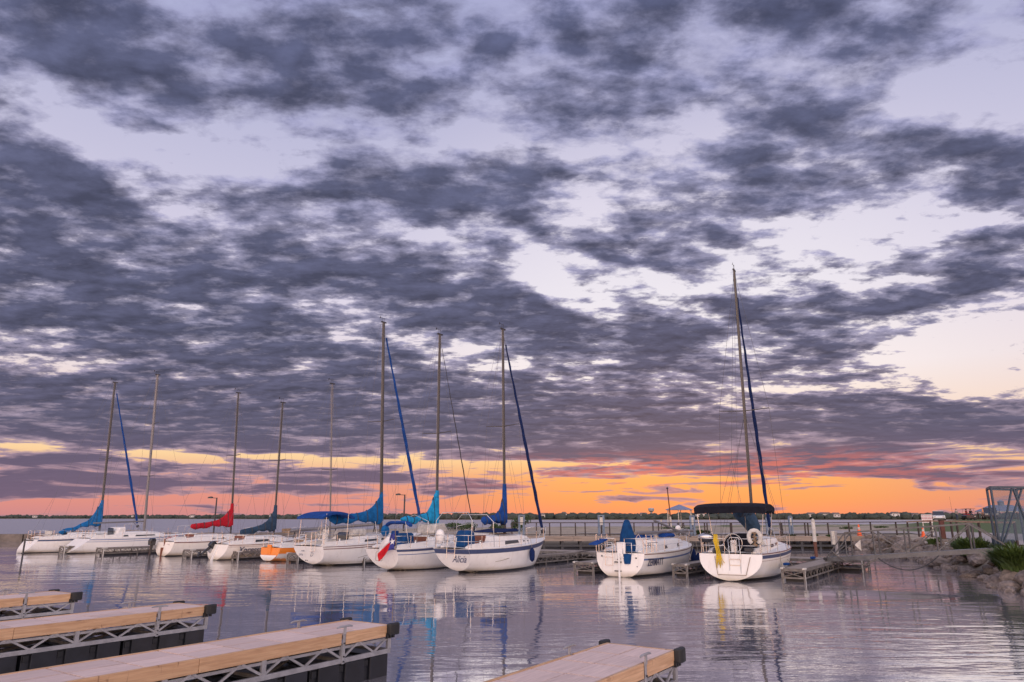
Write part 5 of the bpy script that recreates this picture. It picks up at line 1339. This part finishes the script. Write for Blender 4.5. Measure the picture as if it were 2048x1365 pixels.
def ex6(o, h):
    ladder(o, -.08, .78, 1.75, -.50, .30, 3); wheel(o, 1.0, 1.75)
    for x_, y_ in ((.2, 1.0), (.2, -1.0), (1.7, 1.05), (1.7, -1.05)): MB().tube([(x_, y_, 1.1), (x_ + .1, y_*.97, 2.68)], .014, 6).build('sunshade_pole', M['steel'], o)
    bimini(o, .0, 2.3, 1.0, 2.3, 2.70, 'c_royal', dip=.14, th=.12, crown=.05)
    n_ = 9; rg = []
    MB().prism([(2.35, 1.50), (2.6, 1.88), (3.45, 1.90), (3.5, 1.50)], 1, -.8, .8).build('spray_hood', M['oldwhite'], o, bevel=.12)
    MB().prism([(2.30, 1.22), (2.34, 1.56), (2.58, 1.80), (2.6, 1.25)], 1, -.45, .45).build('hood_window', M['smoke'], o, bevel=.05)
    MB().ball((4.6, -1.1, 1.75), (.27, .22, .34), 12, 8).build('covered_barbecue', M['c_teal'], o, smooth=True)
    for y_ in (-.06, .06): MB().ball((-.03 - .0, y_ , .32), .03, 8, 6).build('exhaust_port', M['dark'], o)
    wtext('D', .30, -.10, -.45, .62, o, side='stern', shear=.2); wtext('SAN', .17, -.11, .38, .60, o, side='stern', shear=.2); wtext('reida', .13, -.10, .25, .80, o, side='stern', shear=.3)
sailboat('sailboat', 'large white sailboat with the long sea blue sail cover and blue sunshade over the cockpit', (-10.7, 38.7), Hull(9.2, 3.0, 1.03, 1.58, .76, rk=-.45, ov=1.0, tb=.12), 33.7,
         mast=(5.4, 14.3, -.55, 0, .11), boom=(2.40, 3.9, 'c_teal', 1.25, 'neat', 0, .0, 1.5), jib=('c_royal', .095), stripes=[('redline', .01, .04, 'sheer'), ('redline', .11, .15, 'sheer'), ('dark', -.05, .09, 'z'), ('deck', .10, .13, 'z')], cabin=(2.35, 6.8, .42, 1.8, [(.2, .45, .4, .8), (.5, .7, .4, .8)]), hatch='smoke', spread=.52, extra=ex6, backstay='center')
def ex7(o, h):
    MB().tube([(-.18, -.30, .50), (-.18, -.30, .90), (-.18, .10, .90), (-.18, .10, .50), (-.18, -.30, .50)], .013, 6).build('folded_ladder', M['wood_old'], o)
    MB().prism([(1.0, 1.1), (1.15, 1.75), (1.75, 1.75), (1.85, 1.1)], 1, -.55, .0).build('wheel_cover', M['c_cover'], o, bevel=.08)
    MB().prism([(1.2, 1.1), (1.35, 1.85), (1.6, 1.85), (1.7, 1.1)], 1, .30, .62).build('seat_cover', M['c_royal'], o, bevel=.06)
    MB().prism([(3.2, 1.7), (3.4, 2.15), (4.1, 2.2), (4.5, 1.75)], 1, -.6, .6).build('spray_hood', M['oldwhite'], o, bevel=.06)
    MB().tube([(2.2, -1.0, 1.15), (2.3, -1.0, 2.3), (2.4, 0, 2.62), (2.3, 1.0, 2.3), (2.2, 1.0, 1.15)], .018, 8).build('sunshade_bow', M['steel'], o, smooth=True)
    rg = []
    for k in range(9):
        t = k/8; rg.append([Vector((.6 + .16*math.cos(a) + .08*math.sin(7*t) + .6, (2*t-1)*.8, 2.12 + .15*math.sin(math.pi*t) + .09*math.sin(a) + .03*math.sin(9*t))) for a in [R(60*j) for j in range(6)]])
    MB().loft(rg).build('rolled_sunshade', M['c_royal'], o, smooth=60)
    for sd in (-1, 1): MB().tube([(.6, sd*1.0, 2.3), (.9, sd*1.02, 1.1)], .014, 6).build('sunshade_pole', M['steel'], o)
sailboat('sailboat', 'white sailboat with turquoise sail cover, dark sheer stripe and a flag at its stern', (-6.3, 35.4), Hull(7.6, 2.75, 1.03, 1.50, .74, rk=-.55, ov=.9, tb=.08), 33.7,
         mast=(4.15, 12.5, -.12, 0, .085), boom=(2.35, 2.6, 'c_turq', 1.25, 'loose', .1, -.05), jib=('dark', .028), stripes=[('navy', .02, .12, 'sheer'), ('blueline', .24, .27, 'sheer'), ('dark', -.05, .05, 'z')], cabin=(2.7, 5.9, .40, 1.65, [(.2, .5, .4, .8)]), hatch='teak', spread=.50, extra=ex7, backstay='split')
def ex8(o, h):
    for y_ in (-.35, .12):
        MB().tube([(-.17, y_, .68), (-.13, y_, 1.15), (-.02, y_, 1.6)], .014, 6).build('ladder_side', M['steel'], o)
    MB().tube([(-.16, -.35, .92), (-.16, .12, .92)], .013, 6).build('rung', M['steel'], o)
    MB().prism([(.45, 1.15), (.5, 1.72), (.65, 1.92), (1.0, 1.90), (1.15, 1.7), (1.2, 1.15)], 1, -.55, .15).build('wheel_cover', M['c_cover'], o, bevel=.10)
    MB().prism([(2.75, 1.78), (2.8, 1.84), (4.3, 1.95), (4.5, 1.88), (4.4, 1.80)], 1, -.8, .8).build('hood_top', M['c_deep'], o, bevel=.03)
    for y_, zz in ((-.95, 3.1), (.95, 3.1)):
        pass
    MB().tube([(.15, -1.05, 1.15), (.2, -1.05, 2.35), (.3, -.75, 2.72), (.3, .75, 2.72), (.2, 1.05, 2.35), (.15, 1.05, 1.15)], .016, 8).build('stern_arch', M['steel'], o, smooth=True)
    MB().tube([(1.9, -1.1, 1.15), (1.8, -1.1, 2.3), (1.75, -.75, 2.62), (1.75, .75, 2.62), (1.8, 1.1, 2.3), (1.9, 1.1, 1.15)], .016, 8).build('sunshade_bow', M['steel'], o, smooth=True)
    MB().ball((.35, .95, 1.62), (.20, .26, .34), 12, 8).build('covered_barbecue', M['deck'], o, smooth=True)
    wtext('Alicia', .42, -.15, -.62, .66, o, side='stern', shear=.35, sx=.85)
    MB().ball((-.10, .20, .22), .04, 8, 6).build('exhaust_port', M['dark'], o)
    st = MB()
    z_ = [h.sheer(0) - .02 - .20*k/3 for k in range(4)]
    for k in range(3):
        for j in range(8):
            q = []
            for zz, s2 in ((z_[k], j), (z_[k], j+1), (z_[k+1], j+1), (z_[k+1], j)):
                yy = h.y(0, zz) * (2*s2/8 - 1); q.append(Vector((h.x(0, zz) - .012 - .05*(1 - abs(2*s2/8-1)), yy, zz)))
            st.add(q, [(0, 1, 2, 3)])
    st.build('transom_stripe', M['navy'], o)
sailboat('sailboat', 'white sailboat with a wide dark blue stripe and its name in script on the stern', (-2.8, 33.8), Hull(8.3, 2.8, 1.10, 1.38, .72, rk=-.65, ov=1.1, tb=.10), 33.7,
         mast=(4.4, 12.4, -.25, 0, .085), boom=(2.35, 1.9, 'c_royal', 1.5, 'neat', 0, .0), jib=('c_deep', .085), stripes=[('navy', .02, .21, 'sheer'), ('dark', -.05, .09, 'z')], cabin=(1.95, 6.3, .52, 1.75, [(.28, .58, .35, .85), (.68, .72, .5, .75), (.78, .82, .5, .75)]), hatch='teak', spread=.52, extra=ex8, backstay='split')
def ex9(o, h):
    ladder(o, -.18, .48, 1.15, .45, .36, 3)
    for y_ in (.62, .10, -.32): MB().tube([(-.10, y_, 1.02), (-.10, y_, 1.42), (-.10, y_ - .28 if y_ < .5 else y_ - .3, 1.42), (-.10, y_ - .28 if y_ < .5 else y_ - .3, .95)], .018, 8).build('stern_rail', M['steel'], o, smooth=True)
    rg = []
    for zz, r1, r2 in ((.55, .16, .28), (.95, .20, .30), (1.02, .30, .44), (1.35, .34, .50), (1.75, .30, .42), (2.15, .22, .26), (2.35, .12, .16), (2.40, .05, .08)):
        rg.append([Vector((.40 + r1*math.cos(2*math.pi*j/16) * (1 + .08*math.sin(3*j)) - (.38 if zz < 1 else 0), -.18 + .72*r2*math.sin(2*math.pi*j/16) * (1 + .06*math.sin(5*j)) - (.18 if zz < 1 else 0), zz)) for j in range(16)])
    MB().loft(rg).build('wheel_cover', M['c_cover'], o, smooth=60)
    MB().box(-.10, -.04, -.30, .12, .78, 1.45).build('stern_locker', M['deck'], o, bevel=.03)
    MB().box(-.20, -.08, -.06, .02, -.35, 1.0).build('rudder', M['deck'], o, bevel=.02)
    for z in (.25, .62): MB().box(-.16, -.05, -.10, .22, z - .02, z + .02).build('rudder_pintle', M['dark'], o)
    for y_, z in ((.95, .85), (.1, .72), (.1, .40), (-.85, .80), (-.9, .45), (.7, .2)): MB().ball((-.05, y_*.9, z), .035, 8, 6).build('through_hull', M['dark'], o)
    # lowered mast and boom lying fore and aft
    m_ = MB().tube([(1.9, .1, 1.78), (8.6, -.2, 1.80)], .075, 10).build('lowered_mast', M['alu2'], o, smooth=50)
    MB().tube([(4.6, .3, 2.35), (7.2, -.6, 1.55)], .055, 8).build('loose_boom', M['alu2'], o, smooth=50)
    for x_ in (2.0, 6.4): MB().tube([(x_, -.35, 1.2), (x_, 0, 1.76), (x_, .35, 1.2)], .02, 6).build('mast_crutch', M['steel'], o)
    for i, (x_, l_) in enumerate(((2.3, 1.6), (4.6, 1.2))):
        rg = []
        for k in range(9):
            t = k/8; rg.append([Vector((x_ + l_*t, .0 + .22*math.cos(a)*(1 + .2*math.sin(k*2)) + (.25 if i == 0 else -.1), 1.62 + (.16*math.sin(a) if i == 0 else .11*math.sin(a)) * (1 + .25*math.sin(k*2.7)))) for a in [R(45*j) for j in range(8)]])
        MB().loft(rg).build('folded_cover', M['c_royal'], o, smooth=60)
    for sd in (-1, 1):
        for z in (1.42, 1.75): MB().tube([(.1, sd*1.18, z), (1.2, sd*1.25, z)], .02, 6).build('cockpit_rail', M['steel'], o)
        for x_ in (.1, .65, 1.2): MB().tube([(x_, sd*1.2, 1.0), (x_, sd*1.2, 1.75)], .016, 6).build('cockpit_rail_post', M['steel'], o)
    MB().prism([(.35, 1.5), (.35, 1.56), (-.7, 1.38), (-.7, 1.33)], 1, .75, 1.15).build('folded_seat', M['c_royal'], o)
    MB().ball((7.3, .1, 1.95), .15, 10, 8).build('buoy_ball', M['deck'], o, smooth=True)
    wtext('ZERMATT', .42, .95, -(h.y(.12, .60) + .05), .60, o, shear=.2, sx=.78, tilt=-6, yaw=R(-5))
    wtext('LX', .16, -.125, -.28, .90, o, side='stern', shear=.1)
sailboat('sailboat', 'white sailboat without standing mast, tall dark blue wheel cover and its name on the side', (4.7, 32.2), Hull(7.9, 2.7, 1.0, 1.27, .84, rk=.12, ov=.6, tb=-.10, pw=2.6), 33.7,
         mast=None, stripes=[('redline', .03, .06, 'sheer'), ('blueline', .22, .29, 'sheer'), ('dark', -.05, .09, 'z')], cabin=(2.0, 6.6, .46, 1.9, [(.18, .26, .35, .8), (.55, .62, .3, .8)]), hatch='deck', extra=ex9)
def ex10(o, h):
    bimini(o, .25, 2.5, 1.46, 2.3, 2.98, 'c_navy', dip=.04, th=.26, crown=.06)
    for x_, y_ in ((.35, 1.22), (.35, -1.22), (2.3, 1.22), (2.3, -1.22)): MB().tube([(x_, y_*.96, 1.1), (x_, y_*1.12, 2.75)], .016, 6).build('sunshade_pole', M['steel'], o)
    for y_ in (-.42, .02): MB().tube([(-.18, y_, .28), (-.12, y_, .95), (-.06, y_, 1.10), (-.04, y_ + .03, 1.62)], .015, 6).build('ladder_side', M['steel'], o, smooth=True)
    MB().tube([(-.04, -.42, 1.60), (-.04, -.36, 1.70), (-.04, -.04, 1.70), (-.04, .02, 1.60)], .015, 6).build('ladder_top', M['steel'], o, smooth=True)
    for z in (.30, .62, .85): MB().tube([(-.18 + (z-.3)*.09, -.42, z), (-.18 + (z-.3)*.09, .02, z)], .014, 6).build('rung', M['steel'], o)
    # recessed stern panel outline
    pn = MB()
    pts = [(.62, .95), (.50, .25), (-.62, .25), (-.80, .95)]
    for (a, b), (c_, d_) in zip(pts, pts[1:]): pn.bar((h.x(0, b) - .055, a, b), (h.x(0, d_) - .055, c_, d_), .012, .02)
    pn.build('stern_panel_seam', M['wood_old'], o)
    MB().ball((-.09, .42, .14), .04, 8, 6).build('exhaust_port', M['dark'], o)
    # navy cockpit enclosure arch with the wheel
    rg = []
    for x_, s2 in ((1.05, 1.0), (1.12, 1.03), (2.4, 1.0)):
        rg.append([Vector((x_, -.15 + .70*s2*math.cos(a), 1.0 + .82*s2*max(0, math.sin(a))**.8)) for a in [math.pi*j/12 for j in range(13)]])
    MB().loft(rg, 0, True, True, closed=True).build('spray_hood', M['c_navy'], o, smooth=40)
    wheel(o, .62, 1.45, .38)
    # horseshoe buoy on the rail
    hb_ = MB().tube([(-.02, -1.02 + .23*math.sin(a), 1.72 + .27*math.cos(a)) for a in [R(-150 + 25*k) for k in range(13)]], .085, 10, flat=.75).build('horseshoe_buoy', M['oldwhite'], o, smooth=True)
    MB().tube([(-.02, -1.02 + .10*math.sin(a*3), 1.95 - .05*k) for k, a in enumerate([R(40*k) for k in range(12)])], .05, 8).build('rope_hank', M['wood_old'], o, smooth=True)
    MB().ball((.35, 1.05, 1.70), (.22, .34, .16), 12, 8).build('barbecue_lid', M['steel'], o, smooth=True); MB().ball((.35, 1.05, 1.62), (.20, .32, .15), 12, 8).build('barbecue_bowl', M['dark'], o, smooth=True)
    for y_ in (1.05,): MB().tube([(.35, y_, 1.1), (.35, y_, 1.55)], .02, 6).build('barbecue_post', M['steel'], o)
    for y_, z_ in ((.55, 1.18), (-.70, 1.2)): MB().box(.15, .45, y_ - .17, y_ + .17, z_ - .08, z_ + .10).build('cushion', M['dark'], o, bevel=.04)
    # sail cover bundle hanging from the boom end of the mast
    rg = []
    for zz, rx_, ry_, xo in ((2.95, .8, .42, -.55), (2.5, .75, .44, -.5), (2.1, .48, .36, -.25), (1.75, .24, .24, -.12), (1.50, .10, .12, -.05), (1.42, .09, .10, 0)):
        rg.append([Vector((4.95 + xo + rx_*math.cos(2*math.pi*j/18)*(1 + .10*math.sin(4*j)), .0 + ry_*math.sin(2*math.pi*j/18)*(1 + .14*math.sin(5*j + zz*3)) + (2.7 - zz)*-.10 + .35*(zz > 1.9)*(zz-1.9), zz)) for j in range(18)])
    MB().loft(rg).build('hanging_sail_cover', M['c_slate'], o, smooth=60)
sailboat('sailboat', 'large white sailboat at right with navy sunshade, horseshoe buoy and the tallest mast', (8.9, 30.2), Hull(9.6, 3.15, 1.05, 1.32, .80, rk=.25, ov=.9, tb=.02, pw=2.4), 29.3,
         mast=(5.0, 14.75, -.15, -.10, .10, .94), boom=(2.72, 2.9, 'c_slate', .2, 'neat', 0, .0), jib=('c_deep', .085), stripes=[('redline', 'rail'), ('navy', .04, .17, 'sheer'), ('redline', .25, .262, 'sheer'), ('dark', -.05, .10, 'z'), ('deck', .11, .13, 'z')], cabin=(2.7, 7.6, .52, 1.95, [(.2, .4, .4, .8), (.5, .66, .4, .8)]), hatch=None, spread=.46, extra=ex10, backstay='split')

# ---- loose things on and beside the boats
boats = {i: b for i, b in enumerate([o for o in bpy.data.objects if o.get('category') == 'sailboat'])}
def world_of(ox, v): 
    return Matrix.Translation(ox.location) @ ox.rotation_euler.to_matrix().to_4x4() @ Vector(v)
bl_ = [o for o in C.objects if o.get('category') == 'sailboat']
B7, B8, B9, B10 = bl_[6], bl_[7], bl_[8], bl_[9]
# flag
fl = thing('flag', 'limp blue, white and red flag with one white star on the stern staff', 'flag', world_of(B7, (-.15, -1.05, 1.75)), R(90 - 33.7 + 100))
gridn = 16; W2, H2 = 1.15, .76
def fpos(u, v):      # u along the fly, v up the hoist; the fly droops
    x_ = .30*math.cos(.3) * 0 + u * W2 * .72; z_ = -(1 - v) * H2 * .95 - .42*u*u*W2*.75 - .10*u
    y_ = .10*math.sin(u*7 + v*2) * (.3 + u) + .04*math.sin(v*9 + u*4)
    return Vector((x_, y_, z_ + .10*math.sin(u*5)*u))
fb = MB(); idx = {}
vs = [fpos(i/gridn, j/10) for j in range(11) for i in range(gridn+1)]
def fmat(i, j): return 0 if i < gridn/3 - .3 else (1 if j >= 5 else 2)
for k, nm in enumerate(('blue_field', 'white_stripe', 'red_stripe')):
    fs = [(j*(gridn+1)+i, j*(gridn+1)+i+1, (j+1)*(gridn+1)+i+1, (j+1)*(gridn+1)+i) for j in range(10) for i in range(gridn) if fmat(i, j) == k]
    ob = MB().add(vs, fs).build(nm, (cloth('flag_blue', (.045, .05, .22)), cloth('flag_white', (.72, .70, .70)), cloth('flag_red', (.62, .02, .03)))[k], fl, smooth=True)
    so = ob.modifiers.new('s', 'SOLIDIFY'); so.thickness = .004
for side_ in (-1, 1):
    ps = []
    for k in range(10):
        a = R(90 + 36*k); r_ = .17 if k % 2 == 0 else .07
        u, v = .165 + r_*math.cos(a)/(W2*.72), .52 + r_*math.sin(a)/(H2*.95); q = fpos(u, v); q.y += side_*.014; ps.append(q)
    cc = fpos(.165, .52); cc.y += side_*.014
    MB().add(ps + [cc], [(k, (k+1) % 10, 10) for k in range(10)]).build('star', bpy.data.materials['flag_white'], fl)
MB().tube([world_of(B7, (-.05, -1.0, 1.0)) - fl.location, world_of(B7, (-.20, -1.1, 1.95)) - fl.location], .016, 6).build('staff', M['wood_old'])
st_ = bpy.data.objects['staff']; st_.parent = fl; st_.matrix_parent_inverse = Matrix.Rotation(-fl.rotation_euler.z, 4, 'Z')
# fenders
def fender(boat, v, s_, label, col='c_deep'):
    w_ = world_of(boat, v); d = thing('fender', label, 'fender', w_, boat.rotation_euler.z, 'fenders hanging from the boats')
    MB().tube([(0, 0, -.34*s_), (0, 0, -.26*s_), (0, 0, -.1*s_), (0, 0, .12*s_), (0, 0, .22*s_), (0, 0, .30*s_)], [.03*s_, .11*s_, .13*s_, .13*s_, .09*s_, .03*s_], 12).build('body', M[col], d, smooth=60)
    MB().tube([(0, 0, .28*s_), (.02, .12, .75*s_)], .009, 5).build('line', M['rope'], d)
h8 = Hull(8.3, 2.8, 1.10, 1.38, .72, rk=-.65, ov=1.1, tb=.10)
fender(B8, (4.6, -1.50, .72), 1.05, 'blue fender hanging at the side of the boat with the wide blue stripe')
fender(B9, (6.0, -1.38, .40), 1.35, 'round dark blue fender on the side of the boat without a standing mast')
fender(B9, (7.35, -.62, .62), 1.1, 'dark blue fender at the bow of the boat without a standing mast')
# yellow line over the rail
yl = MB(); rs = random.Random(5)
for k in range(11):
    y0 = .50 + rs.uniform(-.10, .10); yl.tube([(-.08 + rs.uniform(-.04, .0), y0 + .03, 1.82), (-.14, y0 + rs.uniform(-.05, .05) + .02, 1.55), (-.15 + rs.uniform(-.03, .03), y0 - .03, 1.25), (-.17, y0 - .07 + rs.uniform(-.07, .07), .85), (-.17, y0 - .1 + rs.uniform(-.12, .12), rs.uniform(.50, .72))], .014, 6)
y_ = tag(yl.build('rope_coil', M['rope_y'], smooth=True), 'bright yellow rope hanging in hanks over the stern rail of the right hand boat', 'rope')
y_.location = B10.location; y_.rotation_euler = B10.rotation_euler
# mooring lines
def line(boat, v, end, sag, label, r_=.014, m='rope'):
    a = world_of(boat, v); tag(MB().tube(sagline(a, Vector(end), sag, 12), r_, 5).build('mooring_line', M[m], smooth=True), label, 'mooring line', 'mooring lines')
line(B10, (2.6, -1.5, 1.1), P(1565, 1133, .52), .35, 'dark mooring line sagging from the right hand boat to the dock corner')
line(B10, (9.2, -.3, 1.3), P(1585, 1131, .55), .1, 'mooring line from the bow of the right hand boat down to the dock')
line(B9, (7.0, -.8, 1.2), P(1374, 1130, .5), .1, 'mooring line from the boat without a mast to the white finger dock end')
line(B8, (5.5, -1.2, 1.25), P(991, 1124, .5), .15, 'mooring line from the blue striped boat to the narrow finger dock')
line(bl_[5], (8.0, -.8, 1.5), P(716, 1116, .5), .1, 'mooring line running down from the boat with the long blue cover to the finger dock', .012)
line(B9, (2.2, -1.3, 1.0), P(1300, 1152, .0), .02, 'thin line from the side of the boat without a mast into the water', .01, 'wire')
line(bl_[4], (1.4, -1.1, .8), P(596, 1110, .5), .04, 'orange tinted line along the orange boat to the finger dock', .016)
# blue pads on the dock
for i, (px, py) in enumerate(((1573, 1131), (1626, 1118))):
    p = P(px, py, .52); q = MB().box(-.18, .18, -.1, .1, 0, .10).build('dock_pad', M['c_royal'], bevel=.03); q.location = p; q.rotation_euler = (0, 0, RZ)
    tag(q, ('near' if i == 0 else 'far') + ' small blue pad on the edge of the right hand finger dock', 'dock pad', 'blue dock pads')
# mast lying on trestles behind the orange boat
q1 = Vector(((580 - 1024)/F*.97*49, 49, 1.62)); q2 = Vector(((760 - 1024)/F*.97*52, 52, 2.05))
lm = thing('stored_mast', 'long pale mast lying on trestles behind the orange boat', 'mast', (0, 0, 0))
MB().tube([q1, q2], [.12, .10], 10).build('tube', M['alu2'], lm, smooth=50); MB().bar(q1 - Vector((.45, 0, 0)), q1 + Vector((.1, 0, .02)), .25, .28).build('end_wrap', M['wood_old'], lm)
for f_ in (.06, .5, .94):
    q = q1.lerp(q2, f_); MB().tube([q - Vector((.25, 0, q.z - .45)), q - Vector((0, 0, .1))], .03, 6).build('trestle_leg', M['dark'], lm); MB().tube([q - Vector((-.25, 0, q.z - .45)), q - Vector((0, 0, .1))], .03, 6).build('trestle_leg', M['dark'], lm)
